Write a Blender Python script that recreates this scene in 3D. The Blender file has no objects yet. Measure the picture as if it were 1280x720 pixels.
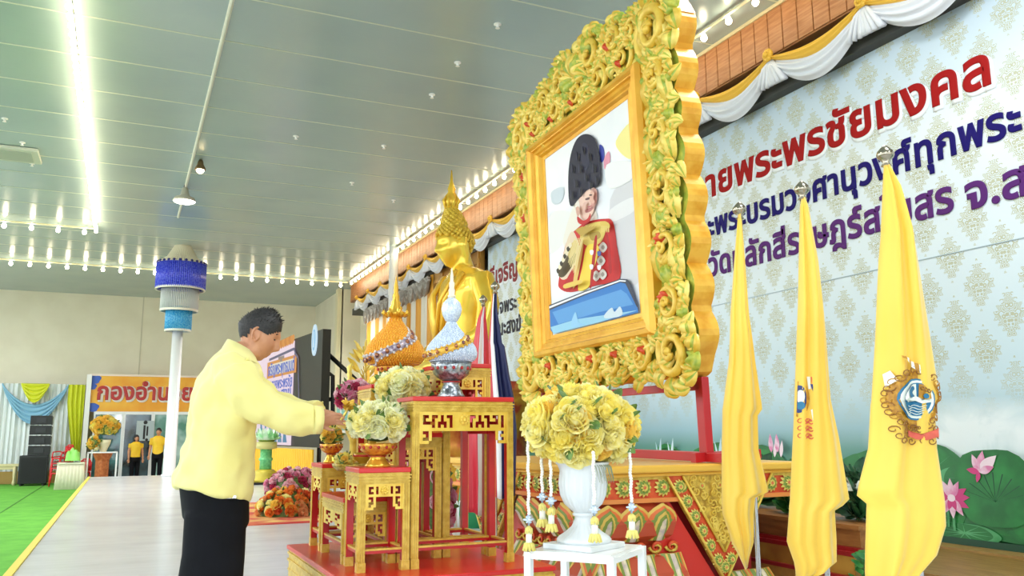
import bpy, bmesh, math, random
from mathutils import Vector, Matrix, Euler, noise
random.seed(7)
SC = bpy.context.scene
COL = SC.collection
PI = math.pi
R_ = math.radians
V = Vector

# ------------------------------------------------------------------ camera
FPX = 1051.9
PITCH, YAW, ROLL = R_(9.738), R_(24.478), R_(-0.338)
CAM = V((0, 0, 1.10))
_cx, _sx, _cy, _sy = math.cos(PITCH), math.sin(PITCH), math.cos(YAW), math.sin(YAW)
CF = V((_sy * _cx, _cy * _cx, _sx))
_r0 = V((_cy, -_sy, 0)); _u0 = _r0.cross(CF)
CR = _r0 * math.cos(ROLL) + _u0 * math.sin(ROLL)
CU = -_r0 * math.sin(ROLL) + _u0 * math.cos(ROLL)
cam_d = bpy.data.cameras.new('camera')
cam_d.sensor_width = 36; cam_d.lens = FPX / 1280 * 36
cam_d.clip_start = 0.05; cam_d.clip_end = 300
cam = bpy.data.objects.new('camera', cam_d); COL.objects.link(cam)
cam.matrix_world = Matrix(((CR.x, CU.x, -CF.x, CAM.x), (CR.y, CU.y, -CF.y, CAM.y), (CR.z, CU.z, -CF.z, CAM.z), (0, 0, 0, 1)))
SC.camera = cam

# ------------------------------------------------------------------ light
WORLD_STRENGTH = 3.2
wd = bpy.data.worlds.new('world'); SC.world = wd; wd.use_nodes = True
wd.node_tree.nodes['Background'].inputs[0].default_value = (0.84, 0.94, 1.0, 1)
wd.node_tree.nodes['Background'].inputs[1].default_value = WORLD_STRENGTH
SC.view_settings.view_transform = 'Standard'; SC.view_settings.look = 'None'
SC.view_settings.exposure = 0.12; SC.view_settings.gamma = 1.0; SC.view_settings.use_curve_mapping = False
def area(name, loc, target, size, power, col=(1, 1, 1), sy=None):
    l = bpy.data.lights.new(name, 'AREA'); l.energy = power; l.color = col
    l.shape = 'RECTANGLE'; l.size = size; l.size_y = sy or size
    o = bpy.data.objects.new(name, l); COL.objects.link(o); o.location = loc
    o.rotation_euler = (V(target) - V(loc)).to_track_quat('-Z', 'Y').to_euler()
    return o
FLASH = area('photographer_flash', (-0.4, -0.6, 2.3), (2.2, 5.0, 1.3), 0.6, 25, (1, 0.97, 0.93))
# unseen overhead lamps added to brighten the hall, one of them for the banner
for i, (x, y, pw) in enumerate(((-5.5, 4, 260), (-5.5, 12, 300), (-5.5, 20, 340), (-6, 28.5, 340), (-11, 8, 260), (-11, 20, 260), (4.6, 4.4, 110), (3.2, 1.2, 110), (3.4, -4, 120), (-2, -4, 120))):
    area('added_hall_lamp', (x, y, 5.95), (x, y, 0), 1.1, pw, (0.93, 0.97, 1))
for x, y, pw in ((.84, 18.5, 200), (4.6, 26.5, 200)):  # first sits in the high bay lamp, second has no lamp body
    l = bpy.data.lights.new('hall_spot_light', 'SPOT'); l.energy = pw * 4; l.spot_size = R_(150); l.spot_blend = .6; l.shadow_soft_size = .2; l.color = (1, .97, .93)
    o = bpy.data.objects.new('hall_spot_light', l); COL.objects.link(o); o.location = (x, y, 5.85)

# ------------------------------------------------------------------ pixel <-> place helpers
def ray(px, py): return CF + CR * ((px - 640) / FPX) - CU * ((py - 360) / FPX)
def PT(px, py, d): return CAM + ray(px, py) * d
def _h(px, py, a, v):
    q = ray(px, py); return CAM + q * ((v - CAM[a]) / q[a])
def hx(px, py, v): return _h(px, py, 0, v)
def hy(px, py, v): return _h(px, py, 1, v)
def hz(px, py, v): return _h(px, py, 2, v)

# ------------------------------------------------------------------ materials
def lin(c):
    return tuple(((x / 255) / 12.92 if x <= 10.3 else ((x / 255 + .055) / 1.055) ** 2.4) for x in c)
MATS = {}
def mat(name, rgb, rough=.5, metal=0., var=None, vscale=20, bump=0., bscale=60, spec=.5, emit=None, estr=0, alpha=1, trans=0, sheen=0, stretch=None, sss=0):
    if name in MATS: return MATS[name]
    m = bpy.data.materials.new(name); m.use_nodes = True; nt = m.node_tree
    b = nt.nodes['Principled BSDF']; c = lin(rgb) + (1,)
    b.inputs['Base Color'].default_value = c; b.inputs['Roughness'].default_value = rough
    b.inputs['Metallic'].default_value = metal; b.inputs['Specular IOR Level'].default_value = spec
    m.diffuse_color = c
    tc = None
    if var or bump:
        tc = nt.nodes.new('ShaderNodeTexCoord'); src = tc.outputs['Object']
        if stretch:
            mp = nt.nodes.new('ShaderNodeMapping'); mp.inputs['Scale'].default_value = stretch
            nt.links.new(src, mp.inputs[0]); src = mp.outputs[0]
    if var:
        n = nt.nodes.new('ShaderNodeTexNoise'); n.inputs['Scale'].default_value = vscale; n.inputs['Detail'].default_value = 3
        nt.links.new(src, n.inputs['Vector'])
        rp = nt.nodes.new('ShaderNodeValToRGB'); rp.color_ramp.elements[0].color = c; rp.color_ramp.elements[1].color = lin(var) + (1,)
        rp.color_ramp.elements[0].position = .38; rp.color_ramp.elements[1].position = .62
        nt.links.new(n.outputs['Fac'], rp.inputs[0]); nt.links.new(rp.outputs[0], b.inputs['Base Color'])
    if bump:
        n2 = nt.nodes.new('ShaderNodeTexNoise'); n2.inputs['Scale'].default_value = bscale; n2.inputs['Detail'].default_value = 2
        nt.links.new(src, n2.inputs['Vector'])
        bp = nt.nodes.new('ShaderNodeBump'); bp.inputs['Strength'].default_value = bump; bp.inputs['Distance'].default_value = .01
        nt.links.new(n2.outputs['Fac'], bp.inputs['Height']); nt.links.new(bp.outputs[0], b.inputs['Normal'])
    if emit: b.inputs['Emission Color'].default_value = lin(emit) + (1,); b.inputs['Emission Strength'].default_value = estr
    if alpha < 1: b.inputs['Alpha'].default_value = alpha
    if trans: b.inputs['Transmission Weight'].default_value = trans
    if sheen: b.inputs['Sheen Weight'].default_value = sheen
    if sss:
        b.inputs['Subsurface Weight'].default_value = sss; b.inputs['Subsurface Radius'].default_value = (.01, .004, .002)
    MATS[name] = m
    return m
GOLD = mat('carved_gold_paint', (220, 186, 78), .34, .1, (200, 160, 52), 30, .25, 90)
GOLDL = mat('bright_gold_leaf', (238, 204, 88), .34, .1, (226, 184, 62), 14)
GOLDO = mat('orange_gold_paint', (240, 184, 66), .36, .08, (224, 156, 40), 9)
GOLDD = mat('dark_gold_groove', (128, 98, 28), .45, .2)
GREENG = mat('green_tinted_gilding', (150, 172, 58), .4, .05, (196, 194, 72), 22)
RED = mat('red_lacquer', (190, 22, 20), .32, 0, (172, 14, 18), 8)
REDT = mat('red_table_top', (206, 30, 26), .28)
ORANGE = mat('orange_paint', (226, 92, 40), .42, 0, (208, 70, 34), 18)
GREEN = mat('leaf_green_paint', (112, 140, 46), .45, 0, (150, 164, 60), 30)
WHITE = mat('white_gloss_paint', (238, 240, 240), .25)
CREAM = mat('cream_wall_paint', (226, 220, 196), .6, 0, (220, 213, 188), 1.2)
CHROME = mat('polished_steel', (205, 205, 205), .16, 1)
SILVER = mat('embossed_silver', (190, 195, 200), .28, .9, (120, 126, 132), 50, .6, 60)
BLACK = mat('black_satin', (18, 18, 20), .45)
LEAF = mat('rose_leaf', (74, 104, 46), .5, 0, (104, 136, 60), 30)

# ------------------------------------------------------------------ mesh builder
class MB:
    def __init__(s): s.v = []; s.f = []; s.m = []
    def quad(s, a, b, c, d, m=0):
        n = len(s.v); s.v += [V(a), V(b), V(c), V(d)]; s.f.append((n, n + 1, n + 2, n + 3)); s.m.append(m)
    def box(s, x0, x1, y0, y1, z0, z1, m=0, M=None, fm=None):
        n = len(s.v)
        p = [V((x, y, z)) for z in (z0, z1) for y in (y0, y1) for x in (x0, x1)]
        s.v += [M @ q for q in p] if M else p
        F = [(0, 2, 3, 1), (4, 5, 7, 6), (0, 1, 5, 4), (2, 6, 7, 3), (0, 4, 6, 2), (1, 3, 7, 5)]  # -z +z -y +y -x +x
        for i, q in enumerate(F):
            s.f.append(tuple(n + k for k in q)); s.m.append(fm[i] if fm else m)
    def tube(s, pts, rad, n=8, m=0, caps=True, flat=1.0, up=None):
        pts = [V(p) for p in pts]; k = len(pts)
        if not hasattr(rad, '__len__'): rad = [rad] * k
        base = len(s.v); ref = V(up) if up else None; prev = None
        for i, p in enumerate(pts):
            t = (pts[min(i + 1, k - 1)] - pts[max(i - 1, 0)])
            if t.length < 1e-9: t = V((0, 0, 1))
            t.normalize()
            if ref is not None: a = ref - t * ref.dot(t)
            elif prev is not None: a = prev - t * prev.dot(t)
            else:
                a = V((0, 0, 1)) if abs(t.z) < .9 else V((1, 0, 0)); a = a - t * a.dot(t)
            if a.length < 1e-6: a = t.orthogonal()
            a.normalize(); prev = a; b = t.cross(a)
            for j in range(n):
                w = 2 * PI * j / n
                s.v.append(p + a * (math.cos(w) * rad[i] * flat) + b * (math.sin(w) * rad[i]))
        for i in range(k - 1):
            for j in range(n):
                j2 = (j + 1) % n
                s.f.append((base + i * n + j, base + i * n + j2, base + (i + 1) * n + j2, base + (i + 1) * n + j)); s.m.append(m)
        if caps:
            s.f.append(tuple(base + j for j in reversed(range(n)))); s.m.append(m)
            s.f.append(tuple(base + (k - 1) * n + j for j in range(n))); s.m.append(m)
    def rings(s, rings, m=0, caps=True, closed=True):
        base = len(s.v); n = len(rings[0]); k = len(rings)
        for r in rings: s.v += [V(p) for p in r]
        for i in range(k - 1):
            for j in range(n if closed else n - 1):
                j2 = (j + 1) % n
                s.f.append((base + i * n + j, base + i * n + j2, base + (i + 1) * n + j2, base + (i + 1) * n + j)); s.m.append(m)
        if caps and closed:
            s.f.append(tuple(base + j for j in reversed(range(n)))); s.m.append(m)
            s.f.append(tuple(base + (k - 1) * n + j for j in range(n))); s.m.append(m)
    def lathe(s, prof, n=24, m=0, c=(0, 0, 0), fl=None, caps=True, mf=None):
        c = V(c); rr = []
        for r, z in prof:
            rr.append([c + V((math.cos(2 * PI * j / n) * r * (fl(j, n, z) if fl else 1), math.sin(2 * PI * j / n) * r * (fl(j, n, z) if fl else 1), z)) for j in range(n)])
        i0 = len(s.f); s.rings(rr, m, caps)
        if mf:
            for i in range(len(prof) - 1):
                for j in range(n): s.m[i0 + i * n + j] = mf(i, j)
    def surf(s, fn, nu, nv, m=0):
        base = len(s.v)
        for i in range(nu + 1):
            for j in range(nv + 1): s.v.append(V(fn(i / nu, j / nv)))
        for i in range(nu):
            for j in range(nv):
                a = base + i * (nv + 1) + j
                s.f.append((a, a + nv + 1, a + nv + 2, a + 1)); s.m.append(m)
    def prism(s, poly, O, ex, ey, ez, m=0, mside=None):
        O, ex, ey, ez = V(O), V(ex), V(ey), V(ez); n = len(poly); b = len(s.v)
        s.v += [O + ex * p[0] + ey * p[1] for p in poly]; s.v += [O + ex * p[0] + ey * p[1] + ez for p in poly]
        s.f.append(tuple(b + i for i in reversed(range(n)))); s.m.append(m)
        s.f.append(tuple(b + n + i for i in range(n))); s.m.append(m)
        for i in range(n):
            j = (i + 1) % n; s.f.append((b + i, b + j, b + n + j, b + n + i)); s.m.append(m if mside is None else mside)
    def poly(s, pts, m=0):
        b = len(s.v); s.v += [V(p) for p in pts]; s.f.append(tuple(range(b, b + len(pts)))); s.m.append(m)
    def sphere(s, c, r, nu=10, nv=7, m=0, sc=(1, 1, 1), M=None):
        c = V(c); rr = []
        for i in range(nv + 1):
            t = PI * (i / nv - .5); t = max(-PI / 2 + .02, min(PI / 2 - .02, t)); ring = []
            for j in range(nu):
                a = 2 * PI * j / nu
                q = V((math.cos(a) * math.cos(t) * r * sc[0], math.sin(a) * math.cos(t) * r * sc[1], math.sin(t) * r * sc[2]))
                ring.append(c + (M @ q if M else q))
            rr.append(ring)
        s.rings(rr, m)
    def xf(s, M, start=0):
        for i in range(start, len(s.v)): s.v[i] = M @ s.v[i]
    def data(s, name, mats, smooth=False):
        me = bpy.data.meshes.new(name); me.from_pydata([tuple(p) for p in s.v], [], s.f)
        for q in (mats if isinstance(mats, (list, tuple)) else [mats]): me.materials.append(q)
        me.polygons.foreach_set('material_index', s.m)
        if smooth: me.polygons.foreach_set('use_smooth', [True] * len(me.polygons))
        me.update(); return me
    def build(s, name, mats, parent=None, smooth=False, w=False, loc=None, bevel=0, ang=None):
        if w and parent:
            q = parent; off = V((0, 0, 0))
            while q: off += V(q.location); q = q.parent
            for i in range(len(s.v)): s.v[i] = s.v[i] - off
        elif w and loc is not None:
            for i in range(len(s.v)): s.v[i] = s.v[i] - V(loc)
        me = s.data(name, mats, smooth)
        o = bpy.data.objects.new(name, me); COL.objects.link(o); o.parent = parent
        if loc is not None: o.location = loc
        if bevel:
            b = o.modifiers.new('b', 'BEVEL'); b.width = bevel; b.segments = 2; b.limit_method = 'ANGLE'
        return o
def tag(o, label=None, cat=None, group=None, kind=None):
    if label: o['label'] = label
    if cat: o['category'] = cat
    if group: o['group'] = group
    if kind: o['kind'] = kind
    return o
def thing(name, label, cat, loc=(0, 0, 0), rz=0, group=None):
    o = bpy.data.objects.new(name, None); COL.objects.link(o); o.location = loc; o.rotation_euler = (0, 0, rz)
    o.empty_display_size = .1
    return tag(o, label, cat, group)
def struct(o): o['kind'] = 'structure'; return o
def dup(root, loc, rz=None, label=None, group=None, sc=None):
    def cp(o, par):
        c = o.copy(); COL.objects.link(c); c.parent = par
        for ch in [x for x in o.children]: cp(ch, c)
        return c
    r = cp(root, None); r.location = loc
    if rz is not None: r.rotation_euler = (0, 0, rz)
    if sc: r.scale = (sc,) * 3
    if label: r['label'] = label
    if group: r['group'] = group
    return r
def remesh(o, vox, smooth=6, fac=.5):
    r = o.modifiers.new('r', 'REMESH'); r.mode = 'VOXEL'; r.voxel_size = vox; r.use_smooth_shade = True
    if smooth:
        q = o.modifiers.new('s', 'SMOOTH'); q.iterations = smooth; q.factor = fac
    return o
def text_mesh(name, body, m, parent, O, ex, ey, width, height, ext=.004, bold=.012, sx=1.0):
    """Thai lettering: plane with origin O (baseline start), ex right, ey up; fitted to width; height = consonant height."""
    cu = bpy.data.curves.new(name, 'FONT'); cu.body = body; cu.size = 1; cu.bevel_depth = bold; cu.bevel_resolution = 0; cu.extrude = .5; cu.space_character = 1.04
    o = bpy.data.objects.new(name, cu); COL.objects.link(o)
    bpy.context.view_layer.update(); dg = bpy.context.evaluated_depsgraph_get()
    src = o.to_curve(dg, apply_modifiers=False).copy(); bpy.data.objects.remove(o)
    P_ = [[(q.co.x, q.co.y) for q in sp.bezier_points] for sp in src.splines]
    def ar(p): return sum(p[i - 1][0] * p[i][1] - p[i][0] * p[i - 1][1] for i in range(len(p))) / 2
    def inside(pt, p):
        r = False
        for i in range(len(p)):
            (xa, ya), (xb, yb) = p[i - 1], p[i]
            if (ya > pt[1]) != (yb > pt[1]) and pt[0] < (xb - xa) * (pt[1] - ya) / (yb - ya) + xa: r = not r
        return r
    A_ = [ar(p) for p in P_]; sgn = 1 if A_[max(range(len(A_)), key=lambda i: abs(A_[i]))] > 0 else -1
    outer = [i for i in range(len(P_)) if A_[i] * sgn > 0]; groups = {i: [i] for i in outer}
    for i in range(len(P_)):
        if A_[i] * sgn > 0: continue
        c = [j for j in outer if inside(P_[i][0], P_[j]) and abs(A_[j]) > abs(A_[i])]
        if not c: groups[i] = [i]
        if c: groups[min(c, key=lambda j: abs(A_[j]))].append(i)
    bmx = bmesh.new()
    for g in groups.values():                                   # each stroke outline filled on its own, so crossing strokes stay solid
        c2 = bpy.data.curves.new('g', 'CURVE'); c2.dimensions = '2D'; c2.fill_mode = 'BOTH'; c2.extrude = .5; c2.bevel_depth = bold; c2.bevel_resolution = 0
        for i in g:
            sp = c2.splines.new('BEZIER'); sp.bezier_points.add(len(P_[i]) - 1); sp.use_cyclic_u = True; sp.resolution_u = 6
            for q, w in zip(sp.bezier_points, src.splines[i].bezier_points):
                q.co = w.co; q.handle_left_type = 'FREE'; q.handle_right_type = 'FREE'; q.handle_left = w.handle_left; q.handle_right = w.handle_right
        o2 = bpy.data.objects.new('g', c2); COL.objects.link(o2); bpy.context.view_layer.update()
        m2 = bpy.data.meshes.new_from_object(o2.evaluated_get(bpy.context.evaluated_depsgraph_get())); bmx.from_mesh(m2)
        bpy.data.objects.remove(o2); bpy.data.meshes.remove(m2); bpy.data.curves.remove(c2)
    me = bpy.data.meshes.new(name); bmx.to_mesh(me); bmx.free()
    xs = [q.co.x for q in me.vertices]; x0, x1 = min(xs), max(xs)
    ex, ey = V(ex), V(ey); ez = ex.cross(ey); O = V(O)
    kx = width / (x1 - x0); ky = height / .56
    off = V((0, 0, 0)); q = parent
    while q: off += V(q.location); q = q.parent
    for q in me.vertices:
        c = q.co.copy(); q.co = O - off + ex * ((c.x - x0) * kx) + ey * (c.y * ky) + ez * ((c.z + .5) * ext)
    me.materials.clear(); me.materials.append(m)
    ob = bpy.data.objects.new(name, me); COL.objects.link(ob); ob.parent = parent
    return ob
# ================================================================== SETTING
ZC = 6.3; YB = 34.9; ZG = -0.55; XR = 7.2
# stage floor: glossy white sheeting with long creases
def stage_mat():
    m = mat('white_stage_sheeting', (218, 219, 223), .22, 0, (208, 209, 214), 1.3)
    nt = m.node_tree; b = nt.nodes['Principled BSDF']
    tc = nt.nodes.new('ShaderNodeTexCoord'); mp = nt.nodes.new('ShaderNodeMapping'); mp.inputs['Scale'].default_value = (.35, 2.2, 1); mp.inputs['Rotation'].default_value = (0, 0, R_(9))
    n = nt.nodes.new('ShaderNodeTexNoise'); n.inputs['Scale'].default_value = 1.6; n.inputs['Detail'].default_value = 4
    bp = nt.nodes.new('ShaderNodeBump'); bp.inputs['Strength'].default_value = .35; bp.inputs['Distance'].default_value = .02
    nt.links.new(tc.outputs['Object'], mp.inputs[0]); nt.links.new(mp.outputs[0], n.inputs['Vector']); nt.links.new(n.outputs['Fac'], bp.inputs['Height']); nt.links.new(bp.outputs[0], b.inputs['Normal'])
    return m
b = MB(); b.box(-.74, 7.6, -12, 25.4, -.10, 0)
struct(b.build('floor_stage', stage_mat()))
b = MB(); b.box(-.70, 7.6, -12, 25.36, ZG, -.10)
struct(b.build('floor_stage_base', mat('stage_skirt_white', (225, 224, 215), .6)))
b = MB()   # yellow scalloped edging along the stage lip
for k in range(110):
    y = 4 + k * .195
    b.prism([(0, .01), (.2, .01), (.2, -.05), (.15, -.1), (.1, -.115), (.05, -.1), (0, -.05)], (-.742, y, 0), (0, 1, 0), (0, 0, 1), (-.012, 0, 0))
b.box(-.80, -.735, 4, 25.4, 0, .012)
struct(b.build('trim_1', mat('yellow_edging', (236, 214, 90), .6)))
b = MB(); b.box(-30, 8, -24, 40, ZG - .1, ZG - .012)
struct(b.build('ground', mat('concrete_yard', (176, 172, 164), .8, 0, (164, 160, 152), 2)))
b = MB(); b.box(-4.6, -.70, 4, 34.2, ZG - .012, ZG)
struct(b.build('floor_green_carpet', mat('green_event_carpet', (96, 172, 48), .9, 0, (84, 158, 40), 3, .3, 200)))
b = MB(); b.box(-2.34, -2.31, 6, 34, ZG, ZG + .006)
struct(b.build('trim_2', mat('carpet_seam', (58, 120, 30), .9)))
# wooden dais in front of the banner
b = MB(); b.box(5.6, 7.14, .5, 9, 0, .03); b.box(6.9, 7.16, .5, 9, .03, .05, 1)
struct(b.build('trim_3', [mat('brown_wood_floor', (166, 122, 62), .4, 0, (140, 98, 44), 6, .1, 30, stretch=(6, .6, 1)), mat('wood_ledge', (176, 140, 80), .5, 0, (150, 112, 56), 9, stretch=(6, .6, 1))]))

# ceiling: metallic panels with pale seams
cm = mat('ceiling_panel', (166, 184, 184), .25, .0, (158, 177, 180), .5, spec=1.0)
def ceil_bump(m):
    nt = m.node_tree; b = nt.nodes['Principled BSDF']
    tc = nt.nodes.new('ShaderNodeTexCoord'); mp = nt.nodes.new('ShaderNodeMapping'); mp.inputs['Scale'].default_value = (.6, 5, 1)
    n = nt.nodes.new('ShaderNodeTexNoise'); n.inputs['Scale'].default_value = 3; n.inputs['Detail'].default_value = 3
    bp = nt.nodes.new('ShaderNodeBump'); bp.inputs['Strength'].default_value = .12; bp.inputs['Distance'].default_value = .01
    nt.links.new(tc.outputs['Object'], mp.inputs[0]); nt.links.new(mp.outputs[0], n.inputs['Vector']); nt.links.new(n.outputs['Fac'], bp.inputs['Height']); nt.links.new(bp.outputs[0], b.inputs['Normal'])
ceil_bump(cm)
b = MB(); b.box(-14, 7.6, -22, YB, ZC, ZC + .1)
for k in range(-6, 18):
    y = 11.19 + k * 1.27
    if y < 28.3: b.box(-14, 7.05, y - .012, y + .012, ZC - .006, ZC, 1)
struct(b.build('ceiling', [cm, mat('ceiling_seam', (196, 204, 186), .4)]))
# back wall and right walls
wl = CREAM
b = MB(); b.box(-14, .35, YB, YB + .1, ZG, ZC); b.box(.35, 7.0, YB - .02, YB + .1, ZG, ZC)
b.box(.33, .37, YB - .03, YB, ZG, ZC, 1)
struct(b.build('wall_back', [wl, mat('wall_joint', (196, 190, 165), .6)]))
b = MB(); b.box(6.9, 7.0, 30.3, YB, ZG, ZC); b.box(6.74, 6.95, 30.1, 30.4, ZG, ZC, 1); b.box(6.9, 7.7, 30.1, 30.3, ZG, ZC)
struct(b.build('wall_right_corner', [wl, mat('cream_column_paint', (222, 214, 178), .55)]))
b = MB(); b.box(7.6, 7.7, -12, 30.3, ZG, ZC)
struct(b.build('wall_right', wl))
# timber beam over the backdrop
wood = mat('stained_timber', (178, 122, 76), .45, 0, (156, 98, 54), 5, .15, 14, stretch=(.6, .6, 6))
b = MB(); b.box(7.0, 7.45, -5, 29.2, 5.66, ZC - .002)
y = -4.9
while y < 29.1:
    b.box(6.982, 7.0, y, y + .235, 5.68, ZC - .03); y += .25
b.box(6.96, 7.0, -5, 29.2, ZC - .05, ZC - .004, 1)
struct(b.build('beam_timber', [wood, mat('beam_lip', (206, 190, 150), .5)]))
b = MB(); b.box(7.05, 7.6, -5, 29.1, 5.20, 5.42); b.box(7.25, 7.6, -5, 29.1, 5.42, 5.66)
struct(b.build('trim_4', mat('dark_header_bar', (64, 64, 60), .6)))
# white column on the stage
b = MB(); b.lathe([(.13, 0), (.13, ZC)], 20, 0, (6.62, 22.6, 0))
b.lathe([(.2, 0), (.2, .08), (.14, .12)], 20, 0, (6.62, 22.6, 0))
struct(b.build('column_white', WHITE, smooth=True))
# wall of white drapery at the left rear, booth front
b = MB()
N = 260; prev = None
for i in range(N + 1):
    x = -14 + 12.75 * i / N; yy = 34.3 + .05 * math.sin(i * 1.9) + .02 * math.sin(i * .73)
    cur = (V((x, yy, ZG)), V((x, yy, 2.9)))
    if prev: b.quad(prev[0], cur[0], cur[1], prev[1])
    prev = cur
struct(b.build('wall_drapery', mat('white_satin_drape', (224, 230, 228), .6, sheen=.2), smooth=True))
b = MB(); b.box(-14, -1.6, 34.18, 34.22, ZG, ZG + .42)
struct(b.build('baseboard_back', mat('tan_baseboard', (188, 150, 80), .6)))

# ---------------------------------------------------------- satin swags on the drapery
def swag_panel(name, label, x0, x1, ztop, dip, inner, m, y):
    b = MB()
    def fn(u, v):
        x = x0 + (x1 - x0) * u
        lo = dip * math.sin(PI * u) ** .8; hi = inner * max(0, math.sin(PI * min(1, max(0, (u - .5) * 1.0 + .5)))) ** .8 if inner else 0
        z = ztop - (hi + (lo - hi) * v)
        return (x, y - .04 - .03 * math.sin(v * 26) - .04 * v * math.sin(PI * u), z)
    b.surf(fn, 28, 26)
    o = b.build(name, m, smooth=True); o.modifiers.new('s', 'SOLIDIFY').thickness = .02
    return tag(o, label, 'drapery' if label else None)
BLU = mat('sky_blue_satin', (128, 178, 204), .5); LIM = mat('lime_yellow_satin', (208, 214, 40), .5)
c0, c1 = hy(3, 483, 34.2).x, hy(86, 483, 34.2).x
swag1 = swag_panel('swag_drape', 'pale blue crescent swag along top of the white drapery', c0, c1, 2.88, 1.40, .72, BLU, 34.2)
swag2 = swag_panel('inner_swag', None, hy(27, 483, 34.1).x, hy(62, 483, 34.1).x, 2.88, .66, 0, LIM, 34.05)
swag2.parent = swag1; swag2['label'] = 'yellow inner swag'
b = MB(); xa, xb = hy(86, 480, 34.1).x, hy(107, 480, 34.1).x
def fn(u, v):
    z = 2.88 - 2.55 * v; w = 1 - .62 * max(0, v - .25) ** 1.2 / .75
    x = xb - (xb - xa) * w * (1 - u); return (x, 34.08 + .05 * math.sin(u * 22), z)
b.surf(fn, 26, 16)
tag(b.build('side_drape', LIM, smooth=True), 'lime yellow side drape gathered beside the booth post', 'drapery')

# ---------------------------------------------------------- light rails with bulbs
bulbm = mat('warm_bulb', (255, 238, 200), .3, emit=(255, 236, 198), estr=40)
railm = mat('light_rail_metal', (226, 216, 176), .35)
bulb_me = None
def light_rail(label, p0, p1, n, r=.05):
    global bulb_me
    t = thing('string_light_rail', label, 'string lights', p0, group='bulb rails under the ceiling')
    d = V(p1) - V(p0); b = MB()
    b.tube([V((0, 0, .04)), d + V((0, 0, .04))], .022, 6); b.build('rail', railm, t, loc=(0, 0, 0))
    for k in range(n):
        q = d * ((k + .5) / n)
        if bulb_me is None:
            g = MB(); g.lathe([(.016, 0), (.02, -.05), (.036, -.075), (.05, -.11), (.046, -.145), (.025, -.17), (.002, -.178)], 10)
            bulb_me = g.data('bulb', bulbm, True)
        o = bpy.data.objects.new('bulb', bulb_me); COL.objects.link(o); o.parent = t; o.location = q + V((0, 0, .04)); o.scale = (r / .05,) * 3
    return t
zr = ZC - .1
light_rail('bulb rail along the far edge of the ceiling near back wall', (-5.6, 28.4, zr), (6.7, 28.4, zr), 25)
light_rail('shorter bulb rail across the left half of the ceiling', (-5.6, 23.2, zr), (-.95, 23.2, zr), 8)
light_rail('bulb rail running lengthwise at upper left seen almost end-on', (-.92, 7.2, zr), (-.97, 23.2, zr), 62, .8*.05)
light_rail('bulb rail running along the timber beam above the banner', (6.5, 4.0, zr), (6.72, 28.2, zr), 48, .04)

# ---------------------------------------------------------- ceiling fittings
t = thing('high_bay_lamp', 'white dome high bay lamp hanging under the ceiling conduit', 'ceiling lamp', (.84, 18.5, 5.95))
b = MB(); b.lathe([(.02, .3), (.06, .28), (.09, .14), (.12, .1), (.2, .07), (.235, 0), (.225, -.01)], 24); b.build('housing', mat('grey_metal', (190, 188, 176), .4, .3), t, smooth=True)
b = MB(); b.lathe([(.002, -.05), (.1, -.045), (.18, -.03), (.225, -.005), (.2, .0)], 24); b.build('diffuser', mat('lit_lens', (255, 255, 250), .3, emit=(255, 250, 235), estr=9), t, smooth=True)
b = MB(); b.tube([(0, 0, .28), (0, 0, .35)], .03, 8); b.build('mount', BLACK, t)
t = thing('spot_lamp', 'small warm spot lamp on the ceiling beside the high bay lamp', 'ceiling lamp', (1.0, 16.6, 6.1))
b = MB(); b.lathe([(.03, .2), (.05, .16), (.06, .1), (.1, .03), (.105, 0)], 18); b.build('housing', mat('dark_bronze', (110, 92, 60), .4, .4), t, smooth=True)
b = MB(); b.sphere((0, 0, .0), .075, 12, 8); b.build('bulb', mat('warm_spot_bulb', (255, 236, 190), .3, emit=(255, 226, 170), estr=12), t, smooth=True)
b = MB(); b.tube([(.85, 0, ZC - .03), (.85, 21.3, ZC - .03)], .028, 8); b.box(.83, .87, 0, 21.3, ZC - .02, ZC)
tag(b.build('ceiling_conduit', mat('white_conduit', (206, 210, 200), .5)), 'thin pale conduit running lengthwise along the ceiling panels', 'conduit')
t = thing('air_conditioner', 'white cassette air conditioner set in the left of the ceiling', 'air conditioner', (-2.2, 17.5, ZC - .067))
b = MB(); b.box(-.42, .42, -.42, .42, 0, .06); b.build('housing', mat('offwhite_plastic', (200, 206, 190), .4), t, bevel=.01)
b = MB(); b.box(-.3, .3, -.3, .3, -.01, .0); b.build('grille', mat('ac_grille', (170, 178, 164), .5), t)
SPK = [(572, 78), (540, 118), (440, 228), (492, 250), (622, 30), (370, 170), (480, 182), (6, 148), (28, 178), (40, 204)]
for i, (px, py) in enumerate(SPK):
    p = hz(px, py, ZC)
    g = MB(); g.lathe([(.05, 0), (.05, -.012), (.02, -.02), (.016, -.05), (.03, -.055), (.03, -.06)], 10)
    tag(g.build('sprinkler', mat('sprinkler_white', (240, 240, 235), .4), loc=p), 'small white sprinkler head flush in the ceiling panels', 'sprinkler', 'ceiling sprinklers')

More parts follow.
